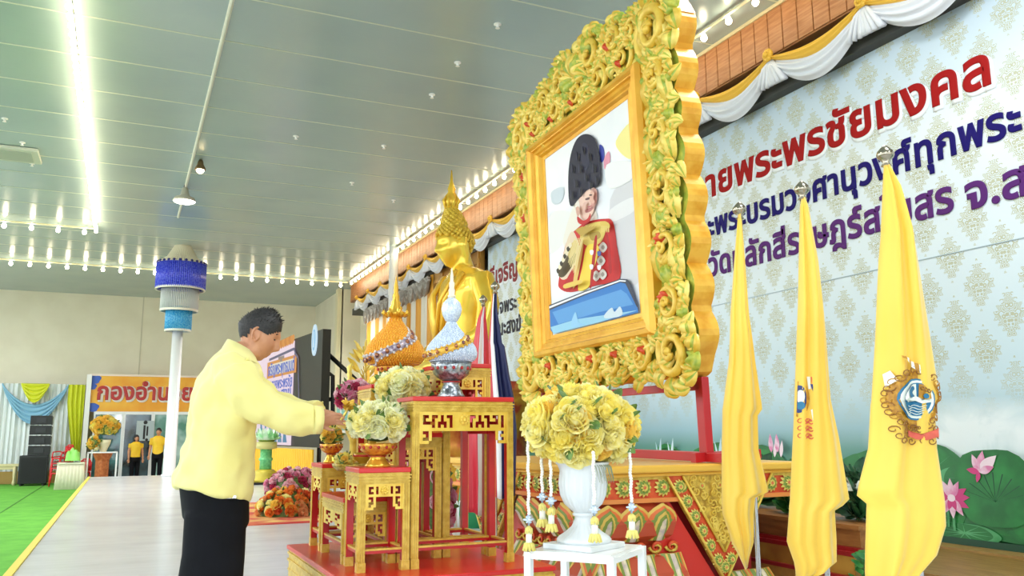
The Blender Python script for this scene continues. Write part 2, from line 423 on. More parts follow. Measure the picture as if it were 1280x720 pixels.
# ---------------------------------------------------------- bead lantern column
cx_, cy_ = 1.16, 24.8
t = thing('lantern_column', 'white post topped by tiered blue and white bead lantern', 'lantern column', (cx_, cy_, 0))
def zpx(y, px=214): return hy(px, y, cy_).z
wpx = lambda w: w * ((V((cx_, cy_, 3)) - CAM).dot(CF)) / FPX
b = MB(); b.lathe([(.2, 0), (.2, .04), (wpx(7.2), .06), (wpx(6.2), zpx(405))], 20); b.build('post', WHITE, t, smooth=True)
def tier(name, prof, n, m, strand=.018, rim=None):
    b = MB()
    for k in range(n):
        a = 2 * PI * k / n
        b.tube([(math.cos(a) * r, math.sin(a) * r, z) for r, z in prof], strand, 5)
    b.build(name, m, t, smooth=True)
    if rim:
        b = MB(); b.lathe([(rim[0] - .02, rim[1] - .03), (rim[0] + .02, rim[1] - .03), (rim[0] + .02, rim[1] + .03), (rim[0] - .02, rim[1] + .03), (rim[0] - .02, rim[1] - .03)], 40, caps=False); b.build('rim', mat('white_bead_rim', (235, 232, 215), .4), t)
rB, rW, rS, rT = wpx(29), wpx(22), wpx(15), wpx(8)
WB = mat('ivory_beads', (228, 222, 196), .35); BB = mat('royal_blue_beads', (52, 60, 214), .25, 0, (96, 110, 232), 30); SB = mat('azure_beads', (40, 148, 214), .25, 0, (100, 190, 230), 30); GBd = mat('silver_beads', (205, 210, 210), .3)
zt, z1, z2, z3, z4 = zpx(301), zpx(330), zpx(361), zpx(388), zpx(413)
tier('crown_strands', [(rT, zt), (rT * 1.25, zt - .25 * (zt - z1)), (rT + (rB - rT) * .45, zt - .7 * (zt - z1)), (rB, z1)], 60, WB, .024, (rT, zt))
tier('blue_strands', [(rB, z1), (rB, z2)], 76, BB, .028, (rB, z2))
tier('white_strands', [(rW, z2), (rW, z3)], 64, GBd, .02, (rW, z3))
tier('azure_strands', [(rS, z3 + .1), (rS, z4)], 50, SB, .024, (rS, z4))
b = MB()
for k in range(26):
    a = 2 * PI * k / 26; b.sphere((math.cos(a) * rB, math.sin(a) * rB, z1 + .03), .04, 6, 5)
b.build('bead_ring', mat('navy_beads', (30, 34, 120), .3), t, smooth=True)
b = MB(); b.tube([(0, 0, zt), (-.05, -.4, zt + .2), (-.30, -3.6, ZC - .02)], .012, 6); b.build('hanging_cable', mat('cable_grey', (210, 210, 196), .5), t)

# ================================================================== BACKDROP BANNER
def banner_mat():
    m = bpy.data.materials.new('printed_banner'); m.use_nodes = True; nt = m.node_tree; N = nt.nodes.new; L = nt.links.new
    bs = nt.nodes['Principled BSDF']; bs.inputs['Roughness'].default_value = .38; bs.inputs['Specular IOR Level'].default_value = .4
    tc = N('ShaderNodeTexCoord'); sp = N('ShaderNodeSeparateXYZ'); L(tc.outputs['Object'], sp.inputs[0])
    def ma(op, a, b=None, c=None):
        n = N('ShaderNodeMath'); n.operation = op
        for i, q in enumerate((a, b, c)):
            if q is None: continue
            if isinstance(q, (int, float)): n.inputs[i].default_value = q
            else: L(q, n.inputs[i])
        return n.outputs[0]
    Y, Z = sp.outputs[1], sp.outputs[2]
    PY, PZ = .545, .625
    def lattice(oy, oz):
        a = ma('SUBTRACT', ma('FRACT', ma('ADD', ma('DIVIDE', Y, PY), oy)), .5); c = ma('SUBTRACT', ma('FRACT', ma('ADD', ma('DIVIDE', Z, PZ), oz)), .5)
        a = ma('MULTIPLY', ma('ABSOLUTE', a), PY); c2 = ma('MULTIPLY', c, PZ); ca = ma('ABSOLUTE', c2)
        wob = ma('MULTIPLY', ma('SINE', ma('MULTIPLY', ca, 62)), .018)
        d = ma('ADD', ma('ADD', ma('DIVIDE', a, .165), ma('DIVIDE', ca, .235)), wob)
        inside = ma('LESS_THAN', d, ma('ADD', 1.0, ma('MULTIPLY', ma('SINE', ma('MULTIPLY', ma('SUBTRACT', ca, ma('MULTIPLY', a, .6)), 85)), .14)))
        # mirrored scrolls
        cb = N('ShaderNodeCombineXYZ'); L(a, cb.inputs[0]); L(c2, cb.inputs[1])
        vo = N('ShaderNodeTexVoronoi'); vo.inputs['Scale'].default_value = 17; vo.feature = 'F1'; L(cb.outputs[0], vo.inputs['Vector'])
        sc = ma('GREATER_THAN', ma('SINE', ma('ADD', ma('MULTIPLY', vo.outputs['Distance'], 34), ma('MULTIPLY', a, 40))), -.15)
        return ma('MULTIPLY', inside, sc)
    pat = ma('MAXIMUM', lattice(.35, .1), lattice(.85, .6))
    # printed ground colour by height: grey blue above, white middle, glow then green pond
    rp = N('ShaderNodeValToRGB'); L(ma('DIVIDE', Z, 5.6), rp.inputs[0]); e = rp.color_ramp.elements
    e[0].position = 0; e[0].color = lin((30, 110, 60)) + (1,); e[1].position = 1; e[1].color = lin((178, 200, 214)) + (1,)
    for p, c in ((.10, (60, 140, 90)), (.16, (110, 160, 150)), (.2, (160, 196, 206)), (.27, (204, 226, 236)), (.5, (226, 237, 244)), (.72, (232, 239, 246)), (.86, (208, 222, 232))):
        q = e.new(p); q.color = lin(c) + (1,)
    mx = N('ShaderNodeMix'); mx.data_type = 'RGBA'; L(rp.outputs[0], mx.inputs[6]); mx.inputs[7].default_value = lin((184, 182, 140)) + (1,)
    fade = N('ShaderNodeValToRGB'); L(Z, fade.inputs[0]); fade.color_ramp.elements[0].position = 0; fade.color_ramp.elements[0].color = (0, 0, 0, 1); fade.color_ramp.elements[1].position = 1; fade.color_ramp.elements[1].color = (1, 1, 1, 1)
    f = ma('MINIMUM', 1, ma('MAXIMUM', 0, ma('MULTIPLY', ma('SUBTRACT', Z, 1.15), 1.6)))
    L(ma('MULTIPLY', ma('MULTIPLY', pat, f), .8), mx.inputs[0])
    n3 = N('ShaderNodeTexNoise'); n3.inputs['Scale'].default_value = 2.2; n3.inputs['Detail'].default_value = 4; n3.inputs['Distortion'].default_value = 1.2; L(tc.outputs['Object'], n3.inputs['Vector'])
    dy = ma('DIVIDE', ma('SUBTRACT', Y, 5.5), 1.3); dz = ma('DIVIDE', ma('SUBTRACT', Z, 1.0), .42)
    g = ma('MAXIMUM', 0, ma('SUBTRACT', 1, ma('ADD', ma('MULTIPLY', dy, dy), ma('MULTIPLY', dz, dz))))
    mist = ma('MINIMUM', 1, ma('MULTIPLY', ma('MULTIPLY', g, n3.outputs['Fac']), 2.2))
    m2 = N('ShaderNodeMix'); m2.data_type = 'RGBA'; L(mist, m2.inputs[0]); L(mx.outputs[2], m2.inputs[6]); m2.inputs[7].default_value = lin((240, 248, 250)) + (1,)
    L(m2.outputs[2], bs.inputs['Base Color'])
    n = N('ShaderNodeTexNoise'); n.inputs['Scale'].default_value = 1.5; L(tc.outputs['Object'], n.inputs['Vector'])
    bp = N('ShaderNodeBump'); bp.inputs['Strength'].default_value = .25; bp.inputs['Distance'].default_value = .03; L(n.outputs['Fac'], bp.inputs['Height']); L(bp.outputs[0], bs.inputs['Normal'])
    return m
ban = thing('stage_banner', 'huge pale blue printed backdrop banner with lettering and lotus pond', 'banner', (XR, 0, 0))
b = MB(); b.box(0, .03, -3, 17.1, .03, 5.25); b.build('banner_sheet', banner_mat(), ban)
b = MB(); b.tube([(-.004, -3, 2.77), (-.004, 6, 2.79), (-.004, 14, 2.77)], .006, 5); b.build('seam', mat('banner_crease', (186, 204, 214), .4), ban)
GR = mat('print_green', (22, 106, 46), .4, 0, (40, 138, 62), 3); GR2 = mat('print_light_green', (96, 178, 120), .4, 0, (60, 150, 84), 4); GRD = mat('print_dark_green', (16, 70, 44), .4)
PK = mat('print_pink', (228, 130, 178), .4, 0, (246, 214, 230), 9); PKD = mat('print_magenta', (214, 60, 130), .4); WGL = mat('print_white', (226, 242, 246), .4, 0, (196, 224, 232), 3)
layer = [0]
pr = MB()
def yz(px, py): q = hx(px, py, XR); return (q.y, q.z)
def pond(pts, m):
    layer[0] += 1
    pr.prism(pts, (-.001 - .00035 * layer[0], 0, 0), (0, -1, 0), (0, 0, 1), (-.0012, 0, 0), m)
def blob(cy, cz, ry, rz, m, n=22, wob=.08, seed=0):
    random.seed(seed + int(cy * 100)); ph = random.random() * 6
    pond([(-(cy + ry * math.cos(2 * PI * k / n) * (1 + wob * math.sin(3 * 2 * PI * k / n + ph))), cz + rz * math.sin(2 * PI * k / n) * (1 + wob * math.sin(4 * 2 * PI * k / n + ph))) for k in range(n)], m)
def petal_print(cy, cz, L, w, ang, m):
    pts = []
    for k in range(13):
        s = k / 12; pts.append((s * L, w * math.sin(PI * s ** .8)))
    for k in range(11, 0, -1):
        s = k / 12; pts.append((s * L, -w * math.sin(PI * s ** .8)))
    ca, sa = math.cos(ang), math.sin(ang)
    pond([(-cy + x * ca - y * sa, cz + x * sa + y * ca) for x, y in pts], m)
pond([(3, .04), (3, .22), (-17.1, .22), (-17.1, .04)], 0)
def lily_leaf(cy, cz, ry, rz, m, m2):
    blob(cy, cz, ry, rz, m, 30, .07); blob(cy + .05 * ry, cz + .12 * rz, ry * .86, rz * .82, m2, 30, .05)
    for k in range(11):
        a = 2 * PI * k / 11 + cy; c0 = (-(cy), cz + .1 * rz)
        c1 = (-(cy) + ry * .86 * math.cos(a), cz + .1 * rz + rz * .8 * math.sin(a)); n = V((-(c1[1] - c0[1]), c1[0] - c0[0])).normalized() * .006
        pond([(c0[0] - n.x, c0[1] - n.y), (c0[0] + n.x, c0[1] + n.y), (c1[0], c1[1])], 1 if m2 != 1 else 0)
for q in ((13, .45, 1, .4, 1, 0), (11.4, .45, .6, .4, 0, 7), (10.4, .5, .6, .4, 1, 7), (9.3, .5, .6, .46, 0, 7), (8.4, .55, .55, .36, 7, 0), (7.6, .45, .5, .4, 1, 7), (6.6, .5, .6, .42, 0, 7), (5.95, .66, .42, .30, 7, 0), (3.2, .5, .7, .5, 1, 0), (4.3, .62, .62, .52, 0, 7), (5.35, .62, .5, .2, 1, 7), (5.1, .36, .6, .26, 7, 0), (6.0, .3, .4, .22, 0, 7), (4.7, .24, .5, .18, 7, 0), (5.6, .15, .34, .1, 1, 7), (6.5, .2, .4, .14, 2, 0)): lily_leaf(*q)
pond([(3, .04), (3, .13), (-6.3, .11), (-9.5, .1), (-9.5, .04)], 2)
y, z = yz(1250, 610); blob(y, z, .42, .36, 0, wob=.06)
for k in range(9):                                                          # leaf veins
    a = PI * (.1 + .1 * k); pond([(-y, z - .12), (-y + .3 * math.cos(a) - .006, z - .12 + .26 * math.sin(a)), (-y + .3 * math.cos(a) + .006, z - .12 + .26 * math.sin(a))], 2)
def lotus(px, py, s, up=0, stem=.3):
    y, z = yz(px, py)
    pond([(-y - .012, z - stem), (-y + .012, z - stem), (-y + .012, z), (-y - .012, z)], 1)
    pond([(-y - .07, z - stem * .9), (-y - .05, z - stem * .9), (-y - .04, z), (-y - .06, z)], 1)
    for a in (205, 335, 175, 5, 150, 30, 270, 235, 305): petal_print(y, z, s, s * .2, R_(a + up), 4 if a < 200 or a > 320 else 3)
    for a in (120, 60, 90): petal_print(y, z, s * .95, s * .19, R_(a + up), 3)
    for a in (250, 290): petal_print(y, z, s * .62, s * .16, R_(a + up), 4)
    blob(y, z, s * .22, s * .18, 5, 12, 0)
lotus(1197, 622, .19)
y, z = yz(1232, 590)
for a, m, s in ((75, 3, .2), (40, 5, .24), (110, 3, .17), (20, 3, .16), (170, 4, .13), (250, 4, .1)): petal_print(y, z, s, s * .22, R_(a), m)
for px in (971, 979):
    y, z = yz(px, 560); petal_print(y, z - .05, .22, .04, R_(92), 3)
    y, z = yz(px + 4, 566); petal_print(y, z - .05, .2, .03, R_(80), 5)
y, z = yz(1053, 592); petal_print(y, z - .06, .16, .04, R_(90), 4); petal_print(y, z - .06, .12, .02, R_(85), 3)
for px in (905, 845, 830): y, z = yz(px, 560); petal_print(y, z - .2, .35, .03, R_(80), 6); petal_print(y, z - .2, .3, .02, R_(105), 6)
pr.build('pond_print', [GR, GR2, GRD, PK, PKD, mat('print_pale_pink', (250, 226, 236), .4), WGL, mat('print_mid_green', (40, 128, 62), .4, 0, (26, 108, 50), 4)], ban)
TR = mat('banner_red_ink', (164, 18, 18), .6, spec=.2); TN = mat('banner_navy_ink', (26, 12, 104), .6, spec=.2); TP = mat('banner_purple_ink', (92, 42, 116), .6, spec=.2); TW = mat('banner_white_outline', (244, 246, 250), .5); TK = mat('banner_dark_ink', (34, 30, 52), .5); TR2 = mat('banner_maroon_ink', (140, 24, 36), .5)
EXB, EYB = (0, -1, 0), (0, 0, 1)
def bline(body, m, y0, y1, z, h, outline=True, bold=.03):
    if outline: text_mesh('letter_outline', body, TW, ban, (XR - .002, y0 + .02, z - .035), EXB, EYB, abs(y1 - y0) + .06, h, .003, bold + .03)
    text_mesh('lettering', body, m, ban, (XR - .006, y0, z), EXB, EYB, abs(y1 - y0), h, .006, bold)
bline('ถวายพระพรชัยมงคล', TR, 9.86, 4.92, 4.31, .30)
bline('ละพระบรมวงศานุวงศ์ทุกพระ', TN, 9.46, 4.68, 3.75, .24, False)
bline('องค์', TN, 4.62, 3.9, 3.74, .24, False)
bline('วัดหลักสี่ราษฎร์สโมสร', TP, 9.25, 5.43, 3.20, .245, False)
bline('จ.สมุทรสาคร', TP, 5.30, 2.85, 3.17, .245, False)
bline('ธีเจริญพ', TR2, 16.98, 15.12, 4.30, .30)
bline('ด็จพระ', TK, 16.72, 15.58, 3.62, .24, False, .018)
bline('ณะสงฆ์', TK, 16.62, 15.36, 3.15, .25, False, .022)

# ---------------------------------------------------------- festoons on the beam
WF = mat('white_festoon_cloth', (222, 224, 230), .6, sheen=.2); GF = mat('gold_festoon_cloth', (234, 184, 62), .45, .1)
def festoon_proto():
    t = thing('beam_festoon', 'festoon', 'festoon')
    b = MB(); Lh = 1.45
    def fn(u, v):
        yy = -Lh * u; s = math.sin(PI * u)
        top = -.02 - .17 * s; bot = -.07 - .45 * s ** .8
        return (-.03 - .07 * math.sin(PI * v) - .028 * math.sin(v * 24) * (.3 + .7 * s), yy, top + (bot - top) * v)
    b.surf(fn, 24, 22); o = b.build('white_swag', WF, t, smooth=True)
    b = MB()
    def fn2(u, v):
        yy = -Lh * u; s = math.sin(PI * u)
        return (-.06 - .05 * math.sin(PI * v) - .012 * math.sin(v * 17), yy, .03 - .12 * s - (.05 + .1 * s) * v)
    b.surf(fn2, 20, 14); b.build('gold_swag', GF, t, smooth=True)
    b = MB()
    for k in range(7):
        a = (k - 3) * .22
        b.tube([(-.05, 0, .0), (-.1, a * .15, -.12), (-.09, a * .28, -.28), (-.08, a * .34, -.36)], [.02, .04, .05, .055], 6, flat=.5)
    b.build('tail', WF, t, smooth=True)
    b = MB()
    for k in range(9):
        a = 2 * PI * k / 9; b.sphere((-.11, .05 * math.cos(a), .03 + .05 * math.sin(a)), .035, 7, 5)
    b.sphere((-.14, 0, .03), .04, 8, 6); b.build('rosette', GF, t, smooth=True)
    return t
fp = festoon_proto(); fl = True
where = {4.60: 'white and gold festoon nearest the camera on the timber beam', 6.05: 'white and gold festoon above the end of the red lettering', 7.50: 'white and gold festoon above the middle of the red lettering', 8.95: 'white and gold festoon just right of the carved portrait frame'}
k = 0; y = 4.60
while y < 29:
    lb = where.get(round(y, 2), 'white and gold cloth festoon on beam beyond the carved frame'); g = 'cloth festoons along the timber beam'
    if k == 0: fp.location = (6.98, y, 5.6); fp['label'] = lb; fp['group'] = g
    else: dup(fp, (6.98, y, 5.6), None, lb, g)
    k += 1; y += 1.45
# ---------------------------------------------------------- gold and white striped curtain, brown screen
t = thing('striped_curtain', 'gold and white striped curtain below far end of beam', 'curtain', (7.12, 20.6, 0))
CG = mat('gold_curtain_satin', (238, 172, 44), .45, 0, (222, 150, 30), 3, stretch=(3, 8, .3)); CW = mat('ivory_curtain', (232, 224, 204), .55)
b = MB(); N = 120
for i in range(N):
    y0 = 6.6 * i / N; y1 = 6.6 * (i + 1) / N
    f = lambda q: -.05 * math.sin(q * 2 * PI / .41)
    b.quad((f(y0), y0, .1), (f(y1), y1, .1), (f(y1), y1, 5.2), (f(y0), y0, 5.2), 0 if (i // 8) % 2 == 0 else 1)
b.build('panel', [CG, CW], t, smooth=True)
b = MB()
for k in range(16):
    def fn(u, v, k=k):
        s = math.sin(PI * u); return (-.12 - .06 * math.sin(v * 14), .41 * (k + u), 5.2 - (.15 + .4 * s) * v - .04)
    b.surf(fn, 8, 10)
b.build('valance', mat('shaded_valance_cloth', (150, 142, 132), .6, 0, (196, 190, 180), 5), t, smooth=True)  # shade on the swags is put into the cloth's grey colour
b = MB(); b.box(7.1, 7.2, 17.3, 20.5, 0, 5.2)
for k in range(4): b.box(7.06, 7.1, 17.35 + k * .8, 17.42 + k * .8, 0, 5.2)
for z in (1.2, 2.4, 3.6, 4.9): b.box(7.07, 7.1, 17.3, 20.5, z, z + .1)
tag(b.build('wall_screen', mat('brown_gold_lacquer', (190, 138, 58), .3, .3, (150, 98, 40), 2)), 'brown and gold lacquered screen beside the striped curtain', 'screen')
# ================================================================== HEADS / FIGURES (helpers)
def head_rings(nu=44, nv=36, face=1.0, H=.232, chin=1.0):
    """Head surface facing +X, centre at the head's middle, z up. Returns rings of points."""
    def g(a, s): return math.exp(-(a / s) ** 2)
    out = []
    for i in range(nv + 1):
        ph = PI * (i / nv - .5); ph = max(-PI / 2 + .03, min(PI / 2 - .03, ph)); ring = []
        for j in range(nu):
            th = 2 * PI * j / nu
            cx, cy, cz = math.cos(ph) * math.cos(th), math.cos(ph) * math.sin(th), math.sin(ph)
            x = cx * .094; y = cy * .075; z = cz * .116
            if z < 0:
                k = min(1, -z / .116)
                y *= 1 - .34 * k ** 1.6
                x = x * (1 - (.16 if x > 0 else .42) * k ** 1.5) + .022 * k
            else:
                k = z / .116
                if x < 0: x *= 1.06 - .04 * k
            if cx > .1:
                f = face * min(1, (cx - .1) / .35)
                x += f * (.026 * g(y, .013) * (g(z + .022, .017) + .55 * g(z - .004, .022)) + .006 * g(y, .04) * g(z - .034, .012)
                          - .010 * (g(y - .031, .016) + g(y + .031, .016)) * g(z - .010, .013)
                          + .008 * g(y, .022) * (g(z + .058, .006) + g(z + .072, .007)) - .003 * g(y, .03) * g(z + .065, .004)
                          + .010 * g(y, .022) * g(z + .100, .014) + .005 * (g(y - .045, .02) + g(y + .045, .02)) * g(z + .02, .025))
                y += f * .006 * (g(y - .012, .008) - g(y + .012, .008)) * g(z + .03, .01)
            ring.append(V((x, y, z)))
        out.append(ring)
    return out
def add_head(b, M, **kw):
    b.rings([[M @ p for p in r] for r in head_rings(**kw)])
    for s in (-1, 1):                                     # ears
        pts = []
        for k in range(13):
            a = R_(-70 + 320 * k / 12); pts.append(M @ V((-.010 + .017 * math.cos(a) - .006 * math.sin(a), s * (.074 + .010 * (math.cos(a) < 0)), -.012 + .031 * math.sin(a))))
        b.tube(pts, [.005] * 13, 6)
        b.sphere(M @ V((-.008, s * .072, -.012)), .022, 8, 6, sc=(.6, .35, 1.1))
def hair_cap(M, zline, back, puff=.008, spike=0., seed=1, front=.0):
    """Hair shell over the skull: keeps the part of the head above a hairline that falls towards the nape."""
    b = MB(); rnd = random.Random(seed)
    rr = head_rings(nu=56, nv=44, face=0)
    keep = {}
    base = 0
    for i, r in enumerate(rr):
        for j, p in enumerate(r):
            fx = (p.x + .1) / .2
            line = back + (zline - back) * max(0, min(1, fx)) ** 1.5
            if abs(p.y) > .055 and -.035 < p.x < .03: line = max(line, .004)
            th = puff * max(0, min(1, (p.z - line) / .05)); n = p.normalized()
            q = p + n * (.0025 + th + (rnd.random() - .3) * spike * max(0, min(1, (p.z - line) / .04)))
            keep[len(b.v)] = p.z > line; b.v.append(M @ q)
    n = 56
    for i in range(44):
        for j in range(n):
            j2 = (j + 1) % n; q = (i * n + j, i * n + j2, (i + 1) * n + j2, (i + 1) * n + j)
            if sum(keep[k] for k in q) >= 3: b.f.append(q); b.m.append(0)
    if spike:
        for k in range(420):
            i = rnd.randrange(22, 44); j = rnd.randrange(n); p = rr[i][j]
            fx = (p.x + .1) / .2; line = back + (zline - back) * max(0, min(1, fx)) ** .9
            if p.z < line + .035: continue
            nn = p.normalized(); tip = p + nn * (puff + .006 + rnd.random() * .008) + V((.012 * rnd.random(), .006 * (rnd.random() - .5), .004))
            b.tube([M @ (p + nn * puff * .6), M @ tip], [.0026, .0005], 4, caps=False)
    return b
def ell(c, rx, ry, n=24, tilt=V((0, 0, 0)), sq=1.0):
    r = []
    for j in range(n):
        a = 2 * PI * j / n; cx, cy = math.cos(a), math.sin(a)
        ux = abs(cx) ** sq * (1 if cx >= 0 else -1); uy = abs(cy) ** sq * (1 if cy >= 0 else -1)
        r.append(V(c) + V((ux * rx, uy * ry, 0)) + tilt * (ux))
    return r
def hand(b, M, s=1.0, curl=.35, spread=.1, side=1):
    """Hand pointing +X from the wrist at origin, palm down (-Z); thumb on the +Y*side edge."""
    T = lambda x, y, z: M @ V((x * s, y * s * side, z * s))
    rr = []
    for x, w, h in ((-.02, .024, .02), (.0, .027, .019), (.03, .037, .017), (.06, .041, .015), (.085, .040, .012), (.092, .034, .008)):
        rr.append([T(x, math.cos(2 * PI * j / 14) * w, math.sin(2 * PI * j / 14) * h) for j in range(14)])
    b.rings(rr)
    for k, (y, L, r) in enumerate(((.030, .068, .0085), (.010, .078, .009), (-.011, .072, .0086), (-.030, .056, .0076))):
        x, z, a = .080, .0, .05 + curl * .3; pts = [T(.055, y * .9, 0), T(x, y, z)]; ang = a; xx, zz = x, z; yy = y
        for seg in (.42, .32, .26):
            xx += math.cos(ang) * L * seg; zz -= math.sin(ang) * L * seg; yy += spread * y * seg; pts.append(T(xx, yy, zz)); ang += curl
        b.tube(pts, [r * s, r * s, r * .96 * s, r * .88 * s, r * .66 * s], 8)
    b.tube([T(.008, .02, -.004), T(.036, .046, -.012), T(.062, .055, -.022), T(.084, .05, -.034)], [.013 * s, .0115 * s, .0098 * s, .0072 * s], 8)

# ================================================================== SEATED GOLDEN STATUE
def statue():
    sc = 3.5; X0, Y0 = 5.28, 13.8
    t = thing('seated_statue', 'large golden seated statue behind altar tables, head rising past the beam', 'statue', (X0, Y0, 0))
    gold = mat('statue_gold', (250, 214, 84), .2, .4, (244, 198, 60), 2)
    M0 = Matrix.Rotation(R_(190), 4, 'Z')                     # faces the hall (-X), a touch towards the camera
    zc = 4.40
    Mh = Matrix.Translation((-.12, 0, zc)) @ M0 @ Matrix.Rotation(R_(10), 4, 'Y') @ Matrix.Diagonal((sc, sc, sc, 1))
    b = MB(); b.rings([[Mh @ p for p in r] for r in head_rings(48, 40, 1.15)])
    # neck, torso, lap, arms in one fused surface
    def ring(z, x, rx, ry): return [V((x - math.cos(2 * PI * j / 28) * rx, math.sin(2 * PI * j / 28) * ry, z)) for j in range(28)]
    b.rings([ring(1.9, .1, .55, .75), ring(2.2, .1, .55, .72), ring(2.6, .08, .42, .58), ring(3.1, .06, .42, .66), ring(3.5, .08, .44, .84), ring(3.75, .1, .38, .88), ring(3.9, .08, .26, .6), ring(4.0, .04, .2, .24), ring(4.3, -.05, .19, .2)])
    for s in (-1, 1):
        b.tube([(.1, s * .72, 3.72), (.12, s * .98, 3.2), (0, s * 1.02, 2.72), (-.45, s * .75, 2.4), (-.72, s * .2, 2.36)], [.22, .2, .17, .15, .12], 14)
        b.tube([(.1, s * .4, 2.1), (-.3, s * 1.1, 2.12), (-.55, s * 1.5, 2.1), (-.72, s * .6, 2.05), (-.75, -s * .3, 2.1)], [.34, .33, .28, .24, .2], 14)
        b.tube([Mh @ V((-.012, s * .075, .03)), Mh @ V((-.004, s * .085, -.01)), Mh @ V((-.012, s * .082, -.06)), Mh @ V((-.014, s * .079, -.10))], [.07, .09, .06, .03], 8)
    b.tube([(-.7, -.5, 2.3), (-.75, .45, 2.3)], .14, 10)
    o = b.build('body', gold, t, True); remesh(o, .03, 5)
    b = MB()                                                   # sash over the shoulder
    b.tube([(-.30, .28, 2.5), (-.40, .35, 3.1), (-.38, .45, 3.5), (-.15, .55, 3.85), (.2, .55, 3.86), (.42, .5, 3.4), (.5, .45, 2.6)], [.14, .15, .16, .16, .16, .16, .16], 10, flat=.35)
    b.tube([(-.34, .05, 2.7), (-.40, -.3, 3.35), (-.2, -.62, 3.8)], .05, 8); b.tube([(-.40, .2, 2.6), (-.46, -.16, 3.3), (-.28, -.5, 3.86)], .04, 8)
    b.build('robe_sash', mat('robe_gold', (244, 194, 62), .3, .3), t, True)
    b = MB(); rnd = random.Random(3)                           # rows of curls, topknot
    rr = head_rings(40, 30, 0)
    for i in range(31):
        for j in range(0, 40):
            if (i + j) % 2: continue
            p = rr[i][j]; fx = (p.x + .1) / .2
            if p.z > -.085 + (.07 + .085) * max(0, min(1, fx)) ** .8 and not (abs(p.y) > .05 and -.03 < p.x < .03 and p.z < .02):
                b.sphere(Mh @ (p * 1.06), .040, 6, 5)
    for k in range(9):
        z = .10 + .012 * k; r = .062 * (1 - k / 10) ** .7
        for j in range(14):
            a = 2 * PI * (j + .5 * (k % 2)) / 14; b.sphere(Mh @ V((-.012 + r * math.cos(a), r * math.sin(a), z)), .05, 6, 5)
    b.rings([[Mh @ V((-.012 + r * math.cos(2 * PI * j / 16), r * math.sin(2 * PI * j / 16), z)) for j in range(16)] for r, z in ((.07, .08), (.064, .12), (.05, .16), (.03, .19))])
    b.build('curled_hair', mat('curl_gold', (240, 206, 74), .3, .25, (206, 166, 44), 12), t, True)
    b = MB()
    b.lathe([(.10, 0), (.12, .04), (.08, .08), (.13, .13), (.09, .2), (.11, .24), (.06, .34), (.075, .38), (.03, .52), (.01, .74)], 14, 0, tuple(Mh @ V((-.012, 0, .185))))
    for k in range(8):
        a = 2 * PI * k / 8; c = Mh @ V((-.012, 0, .19))
        b.tube([c + V((.1 * math.cos(a), .1 * math.sin(a), 0)), c + V((.14 * math.cos(a), .14 * math.sin(a), .14)), c + V((.06 * math.cos(a), .06 * math.sin(a), .3))], [.03, .035, .005], 6)
    b.build('flame_finial', gold, t, True)
    b = MB()
    for p in ((1.25, 0, .25), (1.05, .25, .5), (1.2, .5, .7), (1.0, .7, 1.0), (.9, 1.0, 1.2), (1.15, 1.2, 1.6), (1.3, 1.6, 1.95)): pass
    prof = [(1.35, 0), (1.35, .25), (1.2, .35), (1.2, .6), (1.0, .75), (1.0, 1.1), (1.12, 1.2), (1.25, 1.5), (1.45, 1.75), (1.45, 1.9)]
    b.lathe([(r * 1.15, z) for r, z in prof], 40, fl=lambda j, n, z: 1 + .04 * ((j % 4) == 0) * (1.1 < z < 1.8))
    o = b.build('pedestal', mat('statue_pedestal', (214, 160, 50), .35, .4, (170, 60, 30), 3), t, True)
statue()

# ================================================================== LED SCREEN ON STAGE
A, B_ = V((4.07, 19.7, 0)), V((3.45, 26.3, 0))                # right and left foot of the screen
sd = (B_ - A); SL = sd.length; sd.normalize(); sn = V((-sd.y, sd.x, 0)); 
if sn.x > 0: sn = -sn
scr = thing('led_screen', 'tall LED screen with pink programme picture and black right margin', 'screen', A)
def SP(s, z, o=0): return sd * s + V((0, 0, z)) + sn * o
zt, zb = 3.52, .78
def sprism(b, poly, o, m=0, th=.006): b.prism(poly, SP(0, 0, o), sd, (0, 0, 1), sn * th, m)
b = MB(); sprism(b, [(0, zb), (SL, zb), (SL, zt), (0, zt)], -.22, 0, .2); b.build('cabinet', mat('black_led_frame', (30, 30, 22), .45), scr)
def spx(px, py):                                               # screen plane coordinates of a place seen at a pixel
    q = ray(px, py); dn = q.dot(sn); t_ = (A - CAM).dot(sn) / dn; h = CAM + q * t_ - A; return (h.dot(sd), h.z)
def emi(name, c, s=.9): return mat(name, (14, 14, 16), .35, emit=c, estr=s * 1.05)
s_r = spx(367, 470)[0]
b = MB(); sprism(b, [(s_r, zb + .03), (SL - .04, zb + .03), (SL - .04, zt - .05), (s_r, zt - .05)], 0, 0); b.build('picture_ground', emi('screen_pink', (244, 222, 236), .75), scr)
b = MB(); ln = []
def line_s(pts, w, m):
    for a, c in zip(pts, pts[1:]):
        a, c = V((a[0], a[1], 0)), V((c[0], c[1], 0)); d = (c - a).normalized(); n = V((-d.y, d.x, 0)) * w
        sprism(b, [tuple((a - n)[:2]), tuple((a + n)[:2]), tuple((c + n)[:2]), tuple((c - n)[:2])], .008, m, .004)
p = [spx(337, 450), spx(368, 436), spx(370, 443), spx(373, 447), spx(374, 500)]
line_s(p, .035, 0)
line_s([spx(337, 482), spx(338, 492), spx(340, 505), spx(346, 520)], .035, 0)
q0, q1 = spx(334, 473), spx(371, 453); hh = .42
sprism(b, [(q0[0], q0[1] - .02), (q1[0], q0[1] - .02), (q1[0], q0[1] + .44), (q0[0], q0[1] + .44)], .007, 1, .004)
sprism(b, [(q0[0] - .3, q0[1] + .05), (q1[0] + .2, q0[1] + .05), (q1[0] + .2, q0[1] + .36), (q0[0] - .3, q0[1] + .36)], .012, 2, .004)
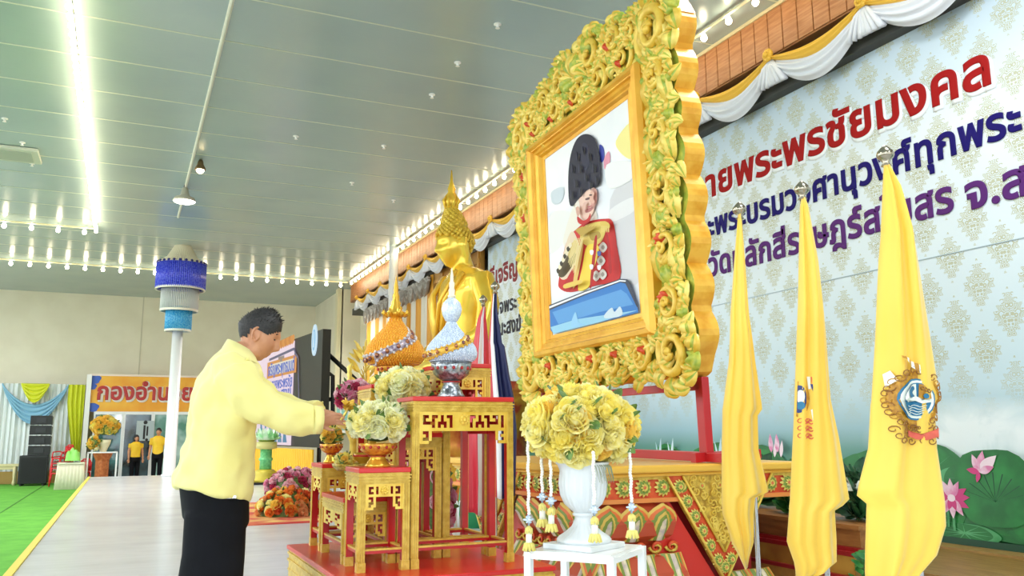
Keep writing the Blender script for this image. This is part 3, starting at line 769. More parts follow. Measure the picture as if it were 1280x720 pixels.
for i in range(9):                                             # gold scroll heading
    s0, z0 = spx(345 + i * 2.7, 431 - i * 1.2)
    sprism(b, [(s0 + .2 * math.cos(a), z0 - .04 + .12 * math.sin(a) * (1 + .3 * math.sin(3 * a))) for a in [2 * PI * k / 9 for k in range(9)]], .008 + .001 * i, 1 + (i % 2) * 2, .003)
s0, z0 = spx(352, 449); sprism(b, [(s0 - .3, z0), (s0 + .3, z0), (s0 + .3, z0 + .08), (s0 - .3, z0 + .08)], .01, 4, .003); sprism(b, [(s0 - .12, z0 - .25), (s0 + .12, z0 - .25), (s0 + .12, z0), (s0 - .12, z0)], .01, 4, .003)
s0, z0 = spx(346, 560); 
for k in range(6): sprism(b, [(s0 + .5 * k - 1, zb + .1), (s0 + .5 * k - .6, zb + .1), (s0 + .5 * k - .7, zb + .6 + .15 * (k % 3))], .01 + .001 * k, 5, .003)
b.build('picture_marks', [emi('screen_outline', (110, 110, 150), .5), emi('screen_orange', (226, 150, 60), .7), emi('screen_cream', (244, 236, 214), .7), emi('screen_gold', (214, 130, 40), .7), emi('screen_taupe', (170, 150, 140), .6), emi('screen_blue', (86, 150, 190), .6)], scr)
BLT = emi('screen_blue_text', (70, 110, 220), .6)
for body, (pa, pb), h in (('เจริญพระพุทธมนต์', (spx(336, 468), spx(369, 460)), .26), ('ถวายพระพรชัย', (spx(338, 485), spx(366, 479)), .22), ('พระสงฆ์', (spx(341, 497), spx(365, 492)), .22), ('เจริญชัยมงคล', (spx(341, 508), spx(365, 505)), .22)):
    text_mesh('lettering', body, BLT, scr, A + SP(pa[0], pa[1] - .05, .02), -sd, (0, 0, 1), abs(pa[0] - pb[0]), h, .004, .02)
s0, z0 = spx(393, 425)
b = MB(); sprism(b, [(s0 + .2 * math.cos(2 * PI * k / 24), z0 + .38 * math.sin(2 * PI * k / 24)) for k in range(24)], -.018, 0, .03)
sprism(b, [(s0 + .12 * math.cos(2 * PI * k / 24), z0 + .26 * math.sin(2 * PI * k / 24)) for k in range(24)], .012, 1, .004); sprism(b, [(s0 - .05, z0 - .18), (s0 + .05, z0 - .18), (s0 + .03, z0 + .2), (s0 - .03, z0 + .2)], .016, 0, .004)
b.build('round_badge', [emi('badge_pale', (206, 232, 248), .8), emi('badge_blue', (130, 190, 230), .8)], scr)
t = thing('screen_brace', 'black tubular brace standing behind the LED screen', 'brace', (4.25, 19.75, 0))
b = MB()
def bp_(px, py): return hy(px, py, 20.0)
pts = [(403, 436), (458, 487), (458, 524), (457, 560)]
b.tube([bp_(*q) for q in pts], .055, 8); b.tube([bp_(404, 499), bp_(458, 500)], .05, 8); b.tube([bp_(405, 462), bp_(416, 470), bp_(416, 520), (bp_(416, 520).x, 20, 0)], .05, 8); b.tube([bp_(457, 560), (bp_(457, 560).x, 20, 0)], .055, 8); b.tube([bp_(403, 436), (bp_(403, 436).x, 20, 0)], .05, 8)
b.build('frame', BLACK, t, True, w=True)
t = tag(MB().build('x', BLACK), None); bpy.data.objects.remove(t)
b = MB()
b.prism([(0, 0), (SL, 0), (SL, .74), (0, .74)], A + sn * .1, sd, (0, 0, 1), sn * .04)
for k in range(44): b.tube([A + SP(SL * k / 44, 0, .14), A + SP(SL * k / 44, .74, .14)], .03, 6)
tag(b.build('screen_skirt', mat('yellow_skirting_cloth', (240, 190, 50), .5), smooth=False), 'yellow cloth skirting below the LED screen', 'skirting')
# small window in the right rear corner
w_ = thing('window_1', None, None, (6.86, 31.5, 0)); w_['kind'] = 'structure'
a0, a1 = hx(441, 480, 6.86), hx(452, 480, 6.86)
b = MB()
y0, y1 = min(a0.y, a1.y) - 1.0, max(a0.y, a1.y) + .3
y0 = max(30.6, y0)
b.box(-.03, 0, y0 - 31.5, y1 - 31.5, 1.2, 2.6); b.build('pane', mat('teal_window_glass', (120, 190, 184), .1), w_)
b = MB()
for yy in (y0, (y0 + y1) / 2, y1): b.box(-.06, 0, yy - .05 - 31.5, yy + .05 - 31.5, 1.15, 2.65)
b.box(-.06, 0, y0 - 31.5, y1 - 31.5, 2.6, 2.68); b.box(-.06, 0, y0 - 31.5, y1 - 31.5, 1.12, 1.2); b.build('window_frame', WHITE, w_)

# ================================================================== BOOTH WITH SIGN AT THE REAR
YS = 33.9
bt = thing('booth_sign', 'orange signboard with red lettering above the glass doors', 'sign', (0, YS, 0))
x0, x1 = hy(112, 490, YS).x, 4.2; z0, z1 = 1.93, 3.2
b = MB(); b.box(x0, x1, 0, .1, z0, z1); b.build('board', mat('orange_signboard', (244, 186, 62), .45, 0, (236, 160, 40), 1.2), bt)
b = MB(); b.box(x0 - .03, x1, -.02, .12, z1, z1 + .07); b.box(x0 - .03, x0 + .03, -.02, .12, z0, z1); b.build('rim', mat('pink_white_trim', (240, 222, 206), .4), bt)
b = MB()
for k, (cx, cz, r) in enumerate(((x0 + .12, z1 - .12, .22), (x0 + .14, z0 + .14, .2), (x0 + .08, (z0 + z1) / 2 + .25, .14))):
    b.prism([(cx + r * math.cos(a) * (1 + .15 * math.sin(4 * a)), cz + r * .8 * math.sin(a)) for a in [2 * PI * q / 16 for q in range(16)]], (0, -.01 - .002 * k, 0), (1, 0, 0), (0, 0, 1), (0, -.004, 0))
b.build('blue_corner', mat('sign_blue_ornament', (58, 96, 190), .5), bt)
xa, xb = hy(121, 497, YS).x, hy(240, 497, YS).x
wt = xb - xa
text_mesh('letter_outline', 'กองอำนวยการ', mat('sign_letter_white', (250, 244, 236), .4), bt, (xa + .03, YS - .012, 2.33), (1, 0, 0), (0, 0, 1), wt * 1.36, .46, .006, .075)
text_mesh('lettering', 'กองอำนวยการ', mat('sign_letter_red', (182, 44, 40), .4), bt, (xa, YS - .03, 2.36), (1, 0, 0), (0, 0, 1), wt * 1.36, .46, .03, .03)
# posts and sliding doors
b = MB(); xp = hy(107, 540, YS).x; b.box(xp - .09, xp + .07, YS - .1, YS + .1, ZG, 3.24)
struct(b.build('trim_5', mat('white_post_paint', (236, 236, 232), .4)))
d = thing('door_1', None, None, (0, YS, 0)); d['kind'] = 'structure'
FRM = mat('white_door_frame', (232, 236, 236), .3); GLS = mat('teal_door_glass', (66, 120, 120), .06, 0, (24, 44, 50), 1.6, spec=.8)
xs = [hy(px, 560, YS).x for px in (114, 152, 189, 236)] + [4.1]
for i in range(4):
    b = MB(); b.box(xs[i] + .05, xs[i + 1] - .05, .03, .05, ZG + .05, 1.9); b.build('pane', [GLS, mat('dark_door_glass', (22, 30, 34), .06, 0, (50, 84, 96), 1.3, spec=.8), mat('green_door_glass', (70, 130, 110), .06, 0, (190, 220, 214), 1.1)][min(i, 2)], d)
    b = MB()
    for xa_, xb_ in ((xs[i] + .003, xs[i] + .06), (xs[i + 1] - .06, xs[i + 1] - .003)): b.box(xa_, xb_, -.02, .06, ZG, 1.925)
    b.box(xs[i] + .06, xs[i + 1] - .06, -.02, .06, 1.82, 1.925); b.box(xs[i] + .06, xs[i + 1] - .06, -.02, .06, ZG, ZG + .1); b.build('door_frame', FRM, d)
p = hy(170, 542, YS - .1); q = hy(192, 542, YS - .1)
t = thing('notice_board', 'grey notice board with black figure marks on the glass door', 'notice board', (p.x, YS - .06, 0))
w = q.x - p.x; zt_, zb_ = hy(180, 526, YS).z, hy(180, 551, YS).z
b = MB(); b.box(0, w, -.03, 0, zb_, zt_); b.build('board', mat('grey_notice', (176, 190, 192), .4), t)
b = MB(); m_ = (zt_ + zb_) / 2
b.box(w * .40, w * .52, -.036, -.03, m_ - .3, m_ + .2); b.box(w * .58, w * .68, -.036, -.03, m_ - .18, m_ + .16); b.sphere((w * .5, -.033, m_ + .3), .07, 8, 6, sc=(1, .2, 1)); b.sphere((w * .62, -.033, m_ - .32), .05, 8, 6, sc=(1, .2, 1)); b.build('figure_marks', BLACK, t)

# ------------------------------------------------ loudspeakers, chairs, tables on the green carpet
YL = 33.0
p = hy(55, 598, YL)
xs0, xs1 = hy(26, 570, YL).x, hy(62, 570, YL).x
t = thing('subwoofer_cabinet', 'wide black subwoofer cabinet on the green carpet', 'loudspeaker', ((xs0 + xs1) / 2, YL, ZG)); w = (xs1 - xs0) / 2; hs = hy(45, 569, YL).z - ZG
b = MB(); b.box(-w, w, -.4, .4, .06, hs); b.build('cabinet', BLACK, t, bevel=.02)
b = MB(); b.box(-w + .06, w - .06, -.42, -.4, .12, hs - .08); b.build('grille', mat('speaker_grille', (10, 10, 12), .7, 0, (26, 26, 28), 90), t)
b = MB()
for sx in (-w + .1, w - .1):
    for sy in (-.3, .3): b.lathe([(.05, 0), (.05, .06)], 8, 0, (sx, sy, 0))
b.build('foot', BLACK, t)
lb = ['lowest black line array box resting on the subwoofer', 'second black line array box above the subwoofer', 'third black line array box above the subwoofer', 'topmost black line array box of the column']
z = ZG + hs; bx0, bx1 = hy(37, 540, YL).x, hy(64, 540, YL).x; w = (bx1 - bx0) / 2; htot = hy(50, 519, YL).z - z; hb = htot / 4
for k in range(4):
    t = thing('line_array_box', lb[k], 'loudspeaker', ((bx0 + bx1) / 2 + .02, YL, z + .012 + k * hb), 0, 'line array boxes stacked on the subwoofer')
    b = MB(); b.prism([(-.3, 0), (.3, .05), (.3, hb - .08), (-.3, hb - .03)], (-w, 0, 0), (0, 1, 0), (0, 0, 1), (2 * w, 0, 0)); b.build('cabinet', BLACK, t)
    b = MB(); b.box(-w * .45, w * .45, -.33, -.3, .06, hb - .1); b.build('horn', mat('horn_plastic', (34, 34, 38), .4), t)
    b = MB(); b.box(w * .9, w * 1.02, -.1, .1, -.01, hb * .6); b.build('link_plate', mat('steel_link', (120, 120, 120), .4, .6), t)
def plastic_chair(label, loc, rz, group):
    t = thing('plastic_chair', label, 'chair', loc, rz, group); m = mat('red_plastic', (214, 34, 40), .35)
    b = MB(); b.box(-.22, .22, -.22, .22, .40, .435); b.build('seat', m, t, bevel=.012)
    b = MB()
    for k in range(5): b.box(-.2 + .085 * k, -.15 + .085 * k, .2, .225, .45, .80)
    b.tube([(-.22, .21, .44), (-.215, .23, .72), (-.12, .245, .84), (.12, .245, .84), (.215, .23, .72), (.22, .21, .44)], .022, 6); b.build('backrest', m, t, True)
    for sx in (-1, 1):
        b = MB(); b.tube([(sx * .21, .2, .55), (sx * .25, .05, .64), (sx * .25, -.18, .62), (sx * .23, -.22, .42)], .02, 6); b.build('armrest', m, t, True)
        for sy in (-1, 1):
            b = MB(); b.tube([(sx * .2, sy * .2, .42), (sx * .24, sy * .24, 0)], [.03, .022], 6); b.build('leg', m, t, True)
    return t
p = hy(66, 600, 31.6); pz = ZG
for k in range(4):
    l = ['bottom red plastic chair of the nested stack', 'second red plastic chair up in the nested stack', 'third red plastic chair up in the nested stack', 'top red plastic chair of the nested stack'][k]
    plastic_chair(l, (p.x + .22, 31.7, pz + k * .16), R_(-55), 'red plastic chairs nested in a stack')
plastic_chair('red plastic chair standing behind the nested red stack', (p.x + .75, 32.4, pz + .0), R_(-40), None)['label'] = 'single red plastic chair between chair stack and skirted table'
xa, xb = hy(71, 590, 30.2).x, hy(106, 590, 30.2).x
t = thing('skirted_table', 'low table in pleated ivory skirt beside the booth post', 'table', ((xa + xb) / 2, 30.2, ZG)); w = (xb - xa) / 2; h = hy(85, 579, 30.2).z - ZG
b = MB()
rr = []
for z, k in ((0, 1.06), (h * .5, 1.0), (h - .02, .95)):
    ring = []
    for j in range(96):
        a = j / 96 * 4; s_ = int(a); f = a - s_; c4 = [(-1, -1), (1, -1), (1, 1), (-1, 1)]; p0, p1 = c4[s_], c4[(s_ + 1) % 4]
        x, y = p0[0] + (p1[0] - p0[0]) * f, p0[1] + (p1[1] - p0[1]) * f; r = k + .035 * math.sin(j * 2.1) * (1 - z / h * .8)
        ring.append((x * w * r, y * .4 * r, z))
    rr.append(ring)
b.rings(rr); b.build('skirt', mat('ivory_table_skirt', (222, 216, 190), .7), t, True)
b = MB(); b.box(-w * .97, w * .97, -.4, .4, h - .02, h + .02); b.build('tabletop', mat('ivory_table_cloth', (232, 228, 206), .7), t, bevel=.01)
b = MB(); rnd = random.Random(5)
b.surf(lambda u, v: ((-.45 + 1.05 * u) * w, -.38 + .6 * v, .08 + .34 * (math.sin(PI * u) * math.sin(PI * v)) ** .3 + .07 * math.sin(11 * u) * math.sin(9 * v)), 22, 16)
tag(b.build('folded_cloth', mat('lime_green_cloth', (150, 226, 110), .6), smooth=True, loc=((xa + xb) / 2, 30.2, ZG + h)), 'bunched lime green cloth lying on the skirted table', 'cloth')
p = hy(-6, 600, 35.2)
t = thing('wooden_bench', 'low pale wooden bench at left edge before the drapery', 'bench', (hy(-2, 598, 33.4).x - .35, 33.4, ZG))
m_ = mat('pale_bench_wood', (214, 200, 150), .5); b = MB(); b.box(-1.1, .95, -.25, .25, .62, .70); b.box(-1.0, .85, -.22, .22, .52, .62); b.build('seat', m_, t, bevel=.01)
for sx in (-1.0, .82):
    for sy in (-.2, .2):
        b = MB(); b.lathe([(.05, 0), (.055, .1), (.035, .2), (.05, .35), (.05, .62)], 8, 0, (sx, sy, 0)); b.build('leg', m_, t, True)
# ================================================================== FLOWERS
def rose_data(name, m, seed, tight=1.0):
    """One rose bloom, unit radius about 1, opening towards +Z."""
    rnd = random.Random(seed); b = MB()
    def petal(a, Rr, h, W, curl, top):
        def fn(u, v):
            t = (u - .5) * 2; vv = v * (1 - .22 * t * t); th = a + t * W
            r = Rr * (.30 + .70 * math.sin(min(1, vv * 1.15) * PI / 2)) + curl * max(0, vv - .62) ** 1.3 * 2 + .03 * math.sin(4 * t + a * 5) * vv
            r *= 1 + .10 * t * (1 if int(a * 7) % 2 else -1)
            z = -.45 + (top + .45) * vv - curl * max(0, vv - .8) * .9
            return (r * math.cos(th), r * math.sin(th), z)
        b.surf(fn, 6, 5)
    for n, Rr, top, W, curl in ((2, .16, .62, 1.5, .0), (3, .30, .60, 1.05, .05), (4, .46, .52, .9, .12), (5, .64, .38, .78, .22), (6, .82, .16, .70, .32)):
        o_ = rnd.random() * 6
        for k in range(n): petal(o_ + 2 * PI * k / n + rnd.uniform(-.15, .15), Rr * tight * rnd.uniform(.94, 1.06), 0, W, curl, top + rnd.uniform(-.04, .04))
    b.sphere((0, 0, -.2), .5, 8, 5)
    return b.data(name, m, True)
def fm(name, a, c):                                            # thin petals let light through
    if name in MATS: return MATS[name]
    m = mat(name, a, .6, 0, c, 2.2, spec=.25); nt = m.node_tree; b = nt.nodes['Principled BSDF']
    tr = nt.nodes.new('ShaderNodeBsdfTranslucent'); mx = nt.nodes.new('ShaderNodeMixShader'); mx.inputs[0].default_value = .25
    nt.links.new(b.inputs['Base Color'].links[0].from_socket, tr.inputs[0]); nt.links.new(b.outputs[0], mx.inputs[1]); nt.links.new(tr.outputs[0], mx.inputs[2])
    nt.links.new(mx.outputs[0], nt.nodes['Material Output'].inputs[0]); return m
M_Y = fm('yellow_rose', (255, 238, 118), (255, 244, 158)); M_YL = fm('pale_yellow_rose', (255, 248, 190), (255, 243, 150)); M_YO = fm('amber_rose', (251, 218, 104), (248, 204, 90))
M_C = fm('cream_rose', (253, 251, 224), (250, 246, 186)); M_CG = fm('lime_cream_rose', (246, 247, 196), (252, 252, 226))
M_O = fm('orange_bloom', (238, 120, 52), (244, 160, 70)); M_OR = fm('red_orange_bloom', (214, 70, 40), (236, 120, 60)); M_P = fm('pink_bloom', (226, 130, 166), (240, 190, 206)); M_PW = fm('blush_bloom', (248, 222, 224), (240, 180, 196)); M_PD = fm('wine_bloom', (170, 40, 80), (206, 86, 116)); M_PK2 = fm('peach_bloom', (246, 190, 130), (240, 150, 96))
RO = {}
def rose_of(m, s):
    k = (m.name, s)
    if k not in RO: RO[k] = rose_data('rose', m, s, .85 + .2 * s)
    return RO[k]
def leaf_mb(b, c, d, L, w, m=0):
    c, d = V(c), V(d).normalized(); sd = d.orthogonal().normalized(); up = d.cross(sd)
    b.surf(lambda u, v: c + d * (L * u) + sd * ((v - .5) * 2 * w * math.sin(PI * (.04 + .92 * u))) + up * (.3 * w * ((v - .5) * 2) ** 2 + L * .25 * u * u), 5, 2, m)
def bouquet(t, c, rx, ry, rz, n, size, mats, seed=1, zmin=-.55, core=LEAF, leaves=30, part='rose', var=.25, jit=.12):
    rnd = random.Random(seed); c = V(c); pts = []
    N = int(n * 2 / (1 - zmin) + 1)
    for k in range(N):
        z = 1 - 2 * (k + .5) / N
        if z < zmin: break
        a = k * 2.39996 + rnd.random() * .35; r = math.sqrt(1 - z * z); pts.append(V((math.cos(a) * r, math.sin(a) * r, z)))
    for i, p in enumerate(pts):
        q = V((p.x * rx, p.y * ry, p.z * rz)); nrm = V((p.x / rx, p.y / ry, p.z / rz)).normalized()
        nrm = (nrm + V((rnd.random() - .5, rnd.random() - .5, rnd.random() - .5)) * .35).normalized()
        o = bpy.data.objects.new(part, rose_of(rnd.choice(mats), rnd.randrange(2))); COL.objects.link(o); o.parent = t
        s = size * (1 + var * (rnd.random() * 2 - 1)); o.location = c + q * (1 - jit * rnd.random()) - nrm * s * .35
        o.rotation_euler = (nrm.to_track_quat('Z', 'Y') @ Euler((0, 0, rnd.random() * 6)).to_quaternion()).to_euler(); o.scale = (s, s, s)
    b = MB(); b.sphere(c, 1, 14, 9, 0, (rx * .8, ry * .8, rz * .8))
    for k in range(leaves):
        p = V((rnd.gauss(0, 1), rnd.gauss(0, 1), rnd.gauss(.1, 1))).normalized()
        if p.z < zmin: continue
        d = (p + V((rnd.random() - .5, rnd.random() - .5, rnd.random() - .5)) * .9).normalized()
        leaf_mb(b, c + V((p.x * rx, p.y * ry, p.z * rz)) * .82, d, size * 1.05, size * .36)
    o = b.build('foliage', core, t, True); return o

# ================================================================== ALTAR TABLE SET (gilded, red inside, fretwork aprons)
# platform
PX0, PX1, PY0, PY1, ZP = .838, 1.80, 3.49, 4.80, .51
t = thing('altar_platform', 'low red topped platform with gold sides carrying the gilded tables', 'platform', ((PX0 + PX1) / 2, (PY0 + PY1) / 2, 0))
hx_, hy_ = (PX1 - PX0) / 2, (PY1 - PY0) / 2
b = MB(); b.box(-hx_, hx_, -hy_, hy_, ZP - .022, ZP); b.build('top', REDT, t, bevel=.006)
b = MB(); b.box(-hx_ + .012, hx_ - .012, -hy_ + .012, hy_ - .012, 0, ZP - .022)
for k, z in enumerate((.03, .09, .38, .43, .465)):
    o_ = .004 + .003 * (k > 2); b.box(-hx_ + .012 - o_, hx_ - .012 + o_, -hy_ + .012 - o_, hy_ - .012 + o_, z, z + .012)
b.build('gold_body', GOLD, t)
b = MB()
for k in range(12):
    x = -hx_ + .06 + k * (2 * hx_ - .12) / 11.0
    b.box(x - .026, x + .026, -hy_ + .004, -hy_ + .013, .2, .3); b.box(x - .012, x + .012, -hy_ - .004, -hy_ + .013, .22, .28)
for k in range(16):
    y = -hy_ + .06 + k * (2 * hy_ - .12) / 15.0
    b.box(-hx_ + .004, -hx_ + .013, y - .026, y + .026, .2, .3); b.box(-hx_ - .004, -hx_ + .013, y - .012, y + .012, .22, .28)
b.build('key_frieze', GOLDL, t)

GA = ["###############", "#..#.#####.#..#", "#.##.#####.##.#", "#..#.#####.#..#", "###############", "#..#.......#..#", "##.#.......#.##", "#..#.......#..#", "#.##.......##.#", "###.........###"]
GDf = ["##############################", "#..#..#.#..######..#.#..#..#.#", "#.##.##.##.######.##.##.##.#.#", "#....#...#.######.#...#....#.#", "####.#.#.#.######.#.#.#.####.#", "##############################", "#..#......................#..#", "##.#......................#.##", "#..#......................#..#", "###........................###"]
GS = ["########", "#..##..#", "#.####.#", "##.##.##", "########", "#.#..#.#", "##....##"]
def fret(b, grid, O, ex, ez, nrm, W, ch, th=.010, m=0, mback=1):
    n = len(grid[0]); cw = W / n
    for r, row in enumerate(grid):
        k = 0
        while k < n:
            if row[k] != '#': k += 1; continue
            k2 = k
            while k2 < n and row[k2] == '#': k2 += 1
            i0 = len(b.m); b.prism([(k * cw, -(r + 1) * ch), (k2 * cw, -(r + 1) * ch), (k2 * cw, -r * ch), (k * cw, -r * ch)], O, ex, ez, V(nrm) * th, m, mback); b.m[i0] = mback; k = k2
def rosette(b, c, nrm, r, m=0):
    c, nrm = V(c), V(nrm); a = nrm.orthogonal().normalized(); d = nrm.cross(a)
    for k in range(8):
        w = 2 * PI * k / 8 + .2; q = c + (a * math.cos(w) + d * math.sin(w)) * r * .55
        b.sphere(q, r * .34, 6, 4, m)
    b.sphere(c + nrm * r * .15, r * .36, 8, 5, m)
def table(label, x0, x1, y0, y1, zt, zb=ZP, grid=GA, gside=GS, lw=.032, cell=None, stretch=True):
    cx, cy = (x0 + x1) / 2, (y0 + y1) / 2; wx, wy = (x1 - x0) / 2, (y1 - y0) / 2
    t = thing('altar_table', label, 'table', (cx, cy, zb), 0, 'gilded altar tables on the red platform'); h = zt - zb
    b = MB(); b.box(-wx - .004, wx + .004, -wy - .006, wy + .006, h - .022, h); b.build('tabletop', REDT, t, bevel=.004)
    fh = .048
    b = MB(); b.box(-wx, wx, -wy, wy, h - .022 - fh, h - .022)
    for k in range(3):
        z = h - .03 - k * .013; o_ = .006 - .0015 * k; b.box(-wx - o_, wx + o_, -wy - o_, wy + o_, z - .006, z)
    b.build('cornice', GOLD, t)
    for sx in (-1, 1):
        for sy in (-1, 1):
            b = MB(); X0, X1 = sorted((sx * wx, sx * (wx - lw))); Y0, Y1 = sorted((sy * wy, sy * (wy - lw)))
            f = [0, 0, 0 if sy < 0 else 1, 0 if sy > 0 else 1, 0 if sx < 0 else 1, 0 if sx > 0 else 1]
            b.box(X0, X1, Y0, Y1, 0, h - .022 - fh, fm=f)
            xm = (X0 + X1) / 2; ym = (Y0 + Y1) / 2
            for k in (-1, 0, 1):                                # fluting on the outer faces
                b.box(xm + k * lw * .3 - .003, xm + k * lw * .3 + .003, sy * wy - (.003 if sy < 0 else 0), sy * wy + (.003 if sy > 0 else 0), .045, h - .07)
                b.box(sx * wx - (.003 if sx < 0 else 0), sx * wx + (.003 if sx > 0 else 0), ym + k * lw * .3 - .003, ym + k * lw * .3 + .003, .045, h - .07)
            b.box(X0 - .003, X1 + .003, Y0 - .003, Y1 + .003, 0, .040); b.box(xm - .009, xm + .009, sy * (wy + .005) - .001, sy * (wy + .005) + .001, .012, .03)
            b.build('leg', [GOLD, RED], t)
    ch = (2 * wx - 2 * lw) / len(grid[0]) if cell is None else cell
    b = MB(); W = 2 * wx - 2 * lw; z0 = h - .022 - fh
    fret(b, grid, (-wx + lw, -wy + .012, z0), (1, 0, 0), (0, 0, 1), (0, -1, 0), W, ch)
    rosette(b, (0, -wy, z0 - 2.5 * ch), (0, -1, 0), ch * 2.1)
    for q in (-1, 1): b.box(q * (W / 2) - .003, q * (W / 2) + .003, -wy - .004, -wy + .012, z0 - ch * len(grid), z0)
    b.build('front_fretwork', [GOLDL, RED], t)
    for sx in (-1, 1):
        b = MB(); Ws = 2 * wy - 2 * lw; cs = ch
        fret(b, gside, (sx * (wx - .012), -wy + lw, z0), (0, 1, 0), (0, 0, 1), (sx, 0, 0), Ws, cs); b.build('side_fretwork', [GOLDL, RED], t)
    b = MB(); fret(b, gside, (-wx + lw, wy - .012, z0), (1, 0, 0), (0, 0, 1), (0, 1, 0), W, ch); b.build('rear_fretwork', [GOLDL, RED], t)
    if stretch:
        for (a0, a1, c0, c1) in ((-wx + lw, wx - lw, -wy + .006, -wy + .024), (-wx + lw, wx - lw, wy - .024, wy - .006), (-wx + .006, -wx + .024, -wy + lw, wy - lw), (wx - .024, wx - .006, -wy + lw, wy - lw)):
            b = MB(); b.box(a0, a1, c0, c1, .075, .088, 1); b.box(a0, a1, c0 - .002, c1 + .002, .088, .096, 0); b.build('stretcher', [GOLD, RED], t)
    return t
table('short gilded table at front left of platform carrying cream roses', .945, 1.174, 3.69, 3.935, .95)
table('tall gilded table at front of platform carrying the silver bowl', 1.186, 1.680, 3.69, 3.935, 1.265, grid=GDf, cell=.0145)
table('lowest gilded table behind the short front left table', .945, 1.174, 3.965, 4.43, .805)
table('short gilded table at the back left corner of platform', .945, 1.174, 4.46, 4.72, .945)
table('middle height gilded table just behind the tall front table', 1.19, 1.420, 3.965, 4.30, 1.10)
table('tallest gilded table at back right of the platform', 1.434, 1.680, 3.965, 4.30, 1.445)
table('tall gilded table at rear carrying the amber lotus-bud ornament', 1.19, 1.47, 4.44, 4.72, 1.36)

# ---------------------------------------------------------- pedestal bowls
def phan(name, label, cat, loc, r, h, m1, m2, group=None):
    t = thing(name, label, cat, loc, 0, group)
    b = MB(); b.lathe([(.002, 0), (r * .62, 0), (r * .66, h * .05), (r * .58, h * .12), (r * .44, h * .3), (r * .36, h * .40), (r * .42, h * .44), (r * .36, h * .48)], 28, fl=lambda j, n, z: 1 + .03 * (j % 2)); b.build('foot', m1, t, True)
    b = MB(); b.lathe([(r * .36, h * .48), (r * .6, h * .55), (r * .86, h * .68), (r * .93, h * .85), (r, h), (r * .95, h), (r * .88, h * .84), (r * .5, h * .62), (.002, h * .6)], 28, fl=lambda j, n, z: 1 + .02 * (j % 2)); b.build('bowl', m2, t, True)
    b = MB()
    for k in range(14):
        a = 2 * PI * k / 14; b.sphere((math.cos(a) * r * .93, math.sin(a) * r * .93, h * .84), r * .09, 6, 4)
    b.lathe([(r * .46, h * .435), (r * .5, h * .455), (r * .46, h * .475)], 24, caps=False); b.build('jewel_band', mat('ruby_inlay', (170, 34, 30), .3), t, True)
    return t
PG = mat('gilded_bowl', (226, 176, 60), .25, .6); PGD = mat('red_gold_bowl', (196, 110, 40), .3, .4, (230, 176, 60), 60)
A_ = (1.055, 3.80)
phan('pedestal_bowl', 'gilded pedestal bowl under cream roses on front left table', 'bowl', (A_[0], A_[1], .95), .088, .105, PG, PGD, 'gilded pedestal bowls on the altar tables')
p = hy(497, 480, 4.12)
phan('pedestal_bowl', 'gilded pedestal bowl under the rear cream roses on middle table', 'bowl', (1.27, 4.12, 1.10), .085, .10, PG, PGD, 'gilded pedestal bowls on the altar tables')
phan('pedestal_bowl', 'small gilded pedestal bowl of yellow blooms near the hands', 'bowl', (1.02, 4.60, .945), .062, .10, PG, PGD, 'gilded pedestal bowls on the altar tables')
def rose_ball(label, c, rx, rz, n, size, mats, seed, z0, **kw):
    t = thing('rose_arrangement', label, 'flowers', (c[0], c[1], z0), 0, 'rose arrangements'); bouquet(t, (0, 0, c[2] - z0), rx, rx, rz, n, size, mats, seed, **kw); return t
rose_ball('round cream rose arrangement on the short front left table', (A_[0] + .0, A_[1], 1.145), .138, .105, 46, .046, [M_C, M_CG, M_C, M_YL], 2, 1.05)
rose_ball('round cream and yellow rose arrangement behind front bouquet, below amber bud', (p.x + .03, 4.12, 1.315), .142, .112, 46, .047, [M_CG, M_YL, M_C, M_YL], 5, 1.195)
t = rose_ball('small yellow and orange bloom cluster below the man\'s hand', (1.02, 4.60, 1.085), .062, .055, 26, .024, [M_Y, M_YO, M_YL, M_YO], 8, 1.04)
# glass tray on green pedestal with offerings on the lowest table
t = thing('offering_tray', 'shallow gold beaded tray on pale green pedestal, lowest table', 'tray', (1.055, 4.19, .805))
b = MB(); b.lathe([(.002, 0), (.05, 0), (.05, .012), (.028, .03), (.022, .06), (.06, .115)], 24, fl=lambda j, n, z: 1 + .05 * (j % 2)); b.build('pedestal', mat('pale_green_glass', (200, 220, 150), .2), t, True)
b = MB(); b.lathe([(.002, .115), (.09, .115), (.112, .135), (.116, .15), (.108, .148), (.085, .125), (.002, .122)], 36, fl=lambda j, n, z: 1 + .03 * (j % 2)); b.build('dish', mat('gold_bead_dish', (196, 170, 70), .35, .3, (150, 120, 40), 90), t, True)
t = thing('offering_bowl', 'small gold banded bowl resting on the beaded tray', 'bowl', (1.09, 4.17, .931))
b = MB(); b.lathe([(.002, 0), (.032, 0), (.036, .01), (.026, .025), (.05, .045), (.056, .075), (.05, .072), (.002, .05)], 24); b.build('bowl', PG, t, True)
b = MB(); b.lathe([(.054, .055), (.058, .06), (.055, .066)], 24, caps=False); b.build('rim', RED, t, True)
t = thing('flower_cluster', 'loose yellow blooms lying in the beaded tray', 'flowers', (1.0, 4.22, .93)); bouquet(t, (0, 0, .03), .05, .05, .05, 18, .021, [M_Y, M_YO, M_YL], 12, leaves=10)
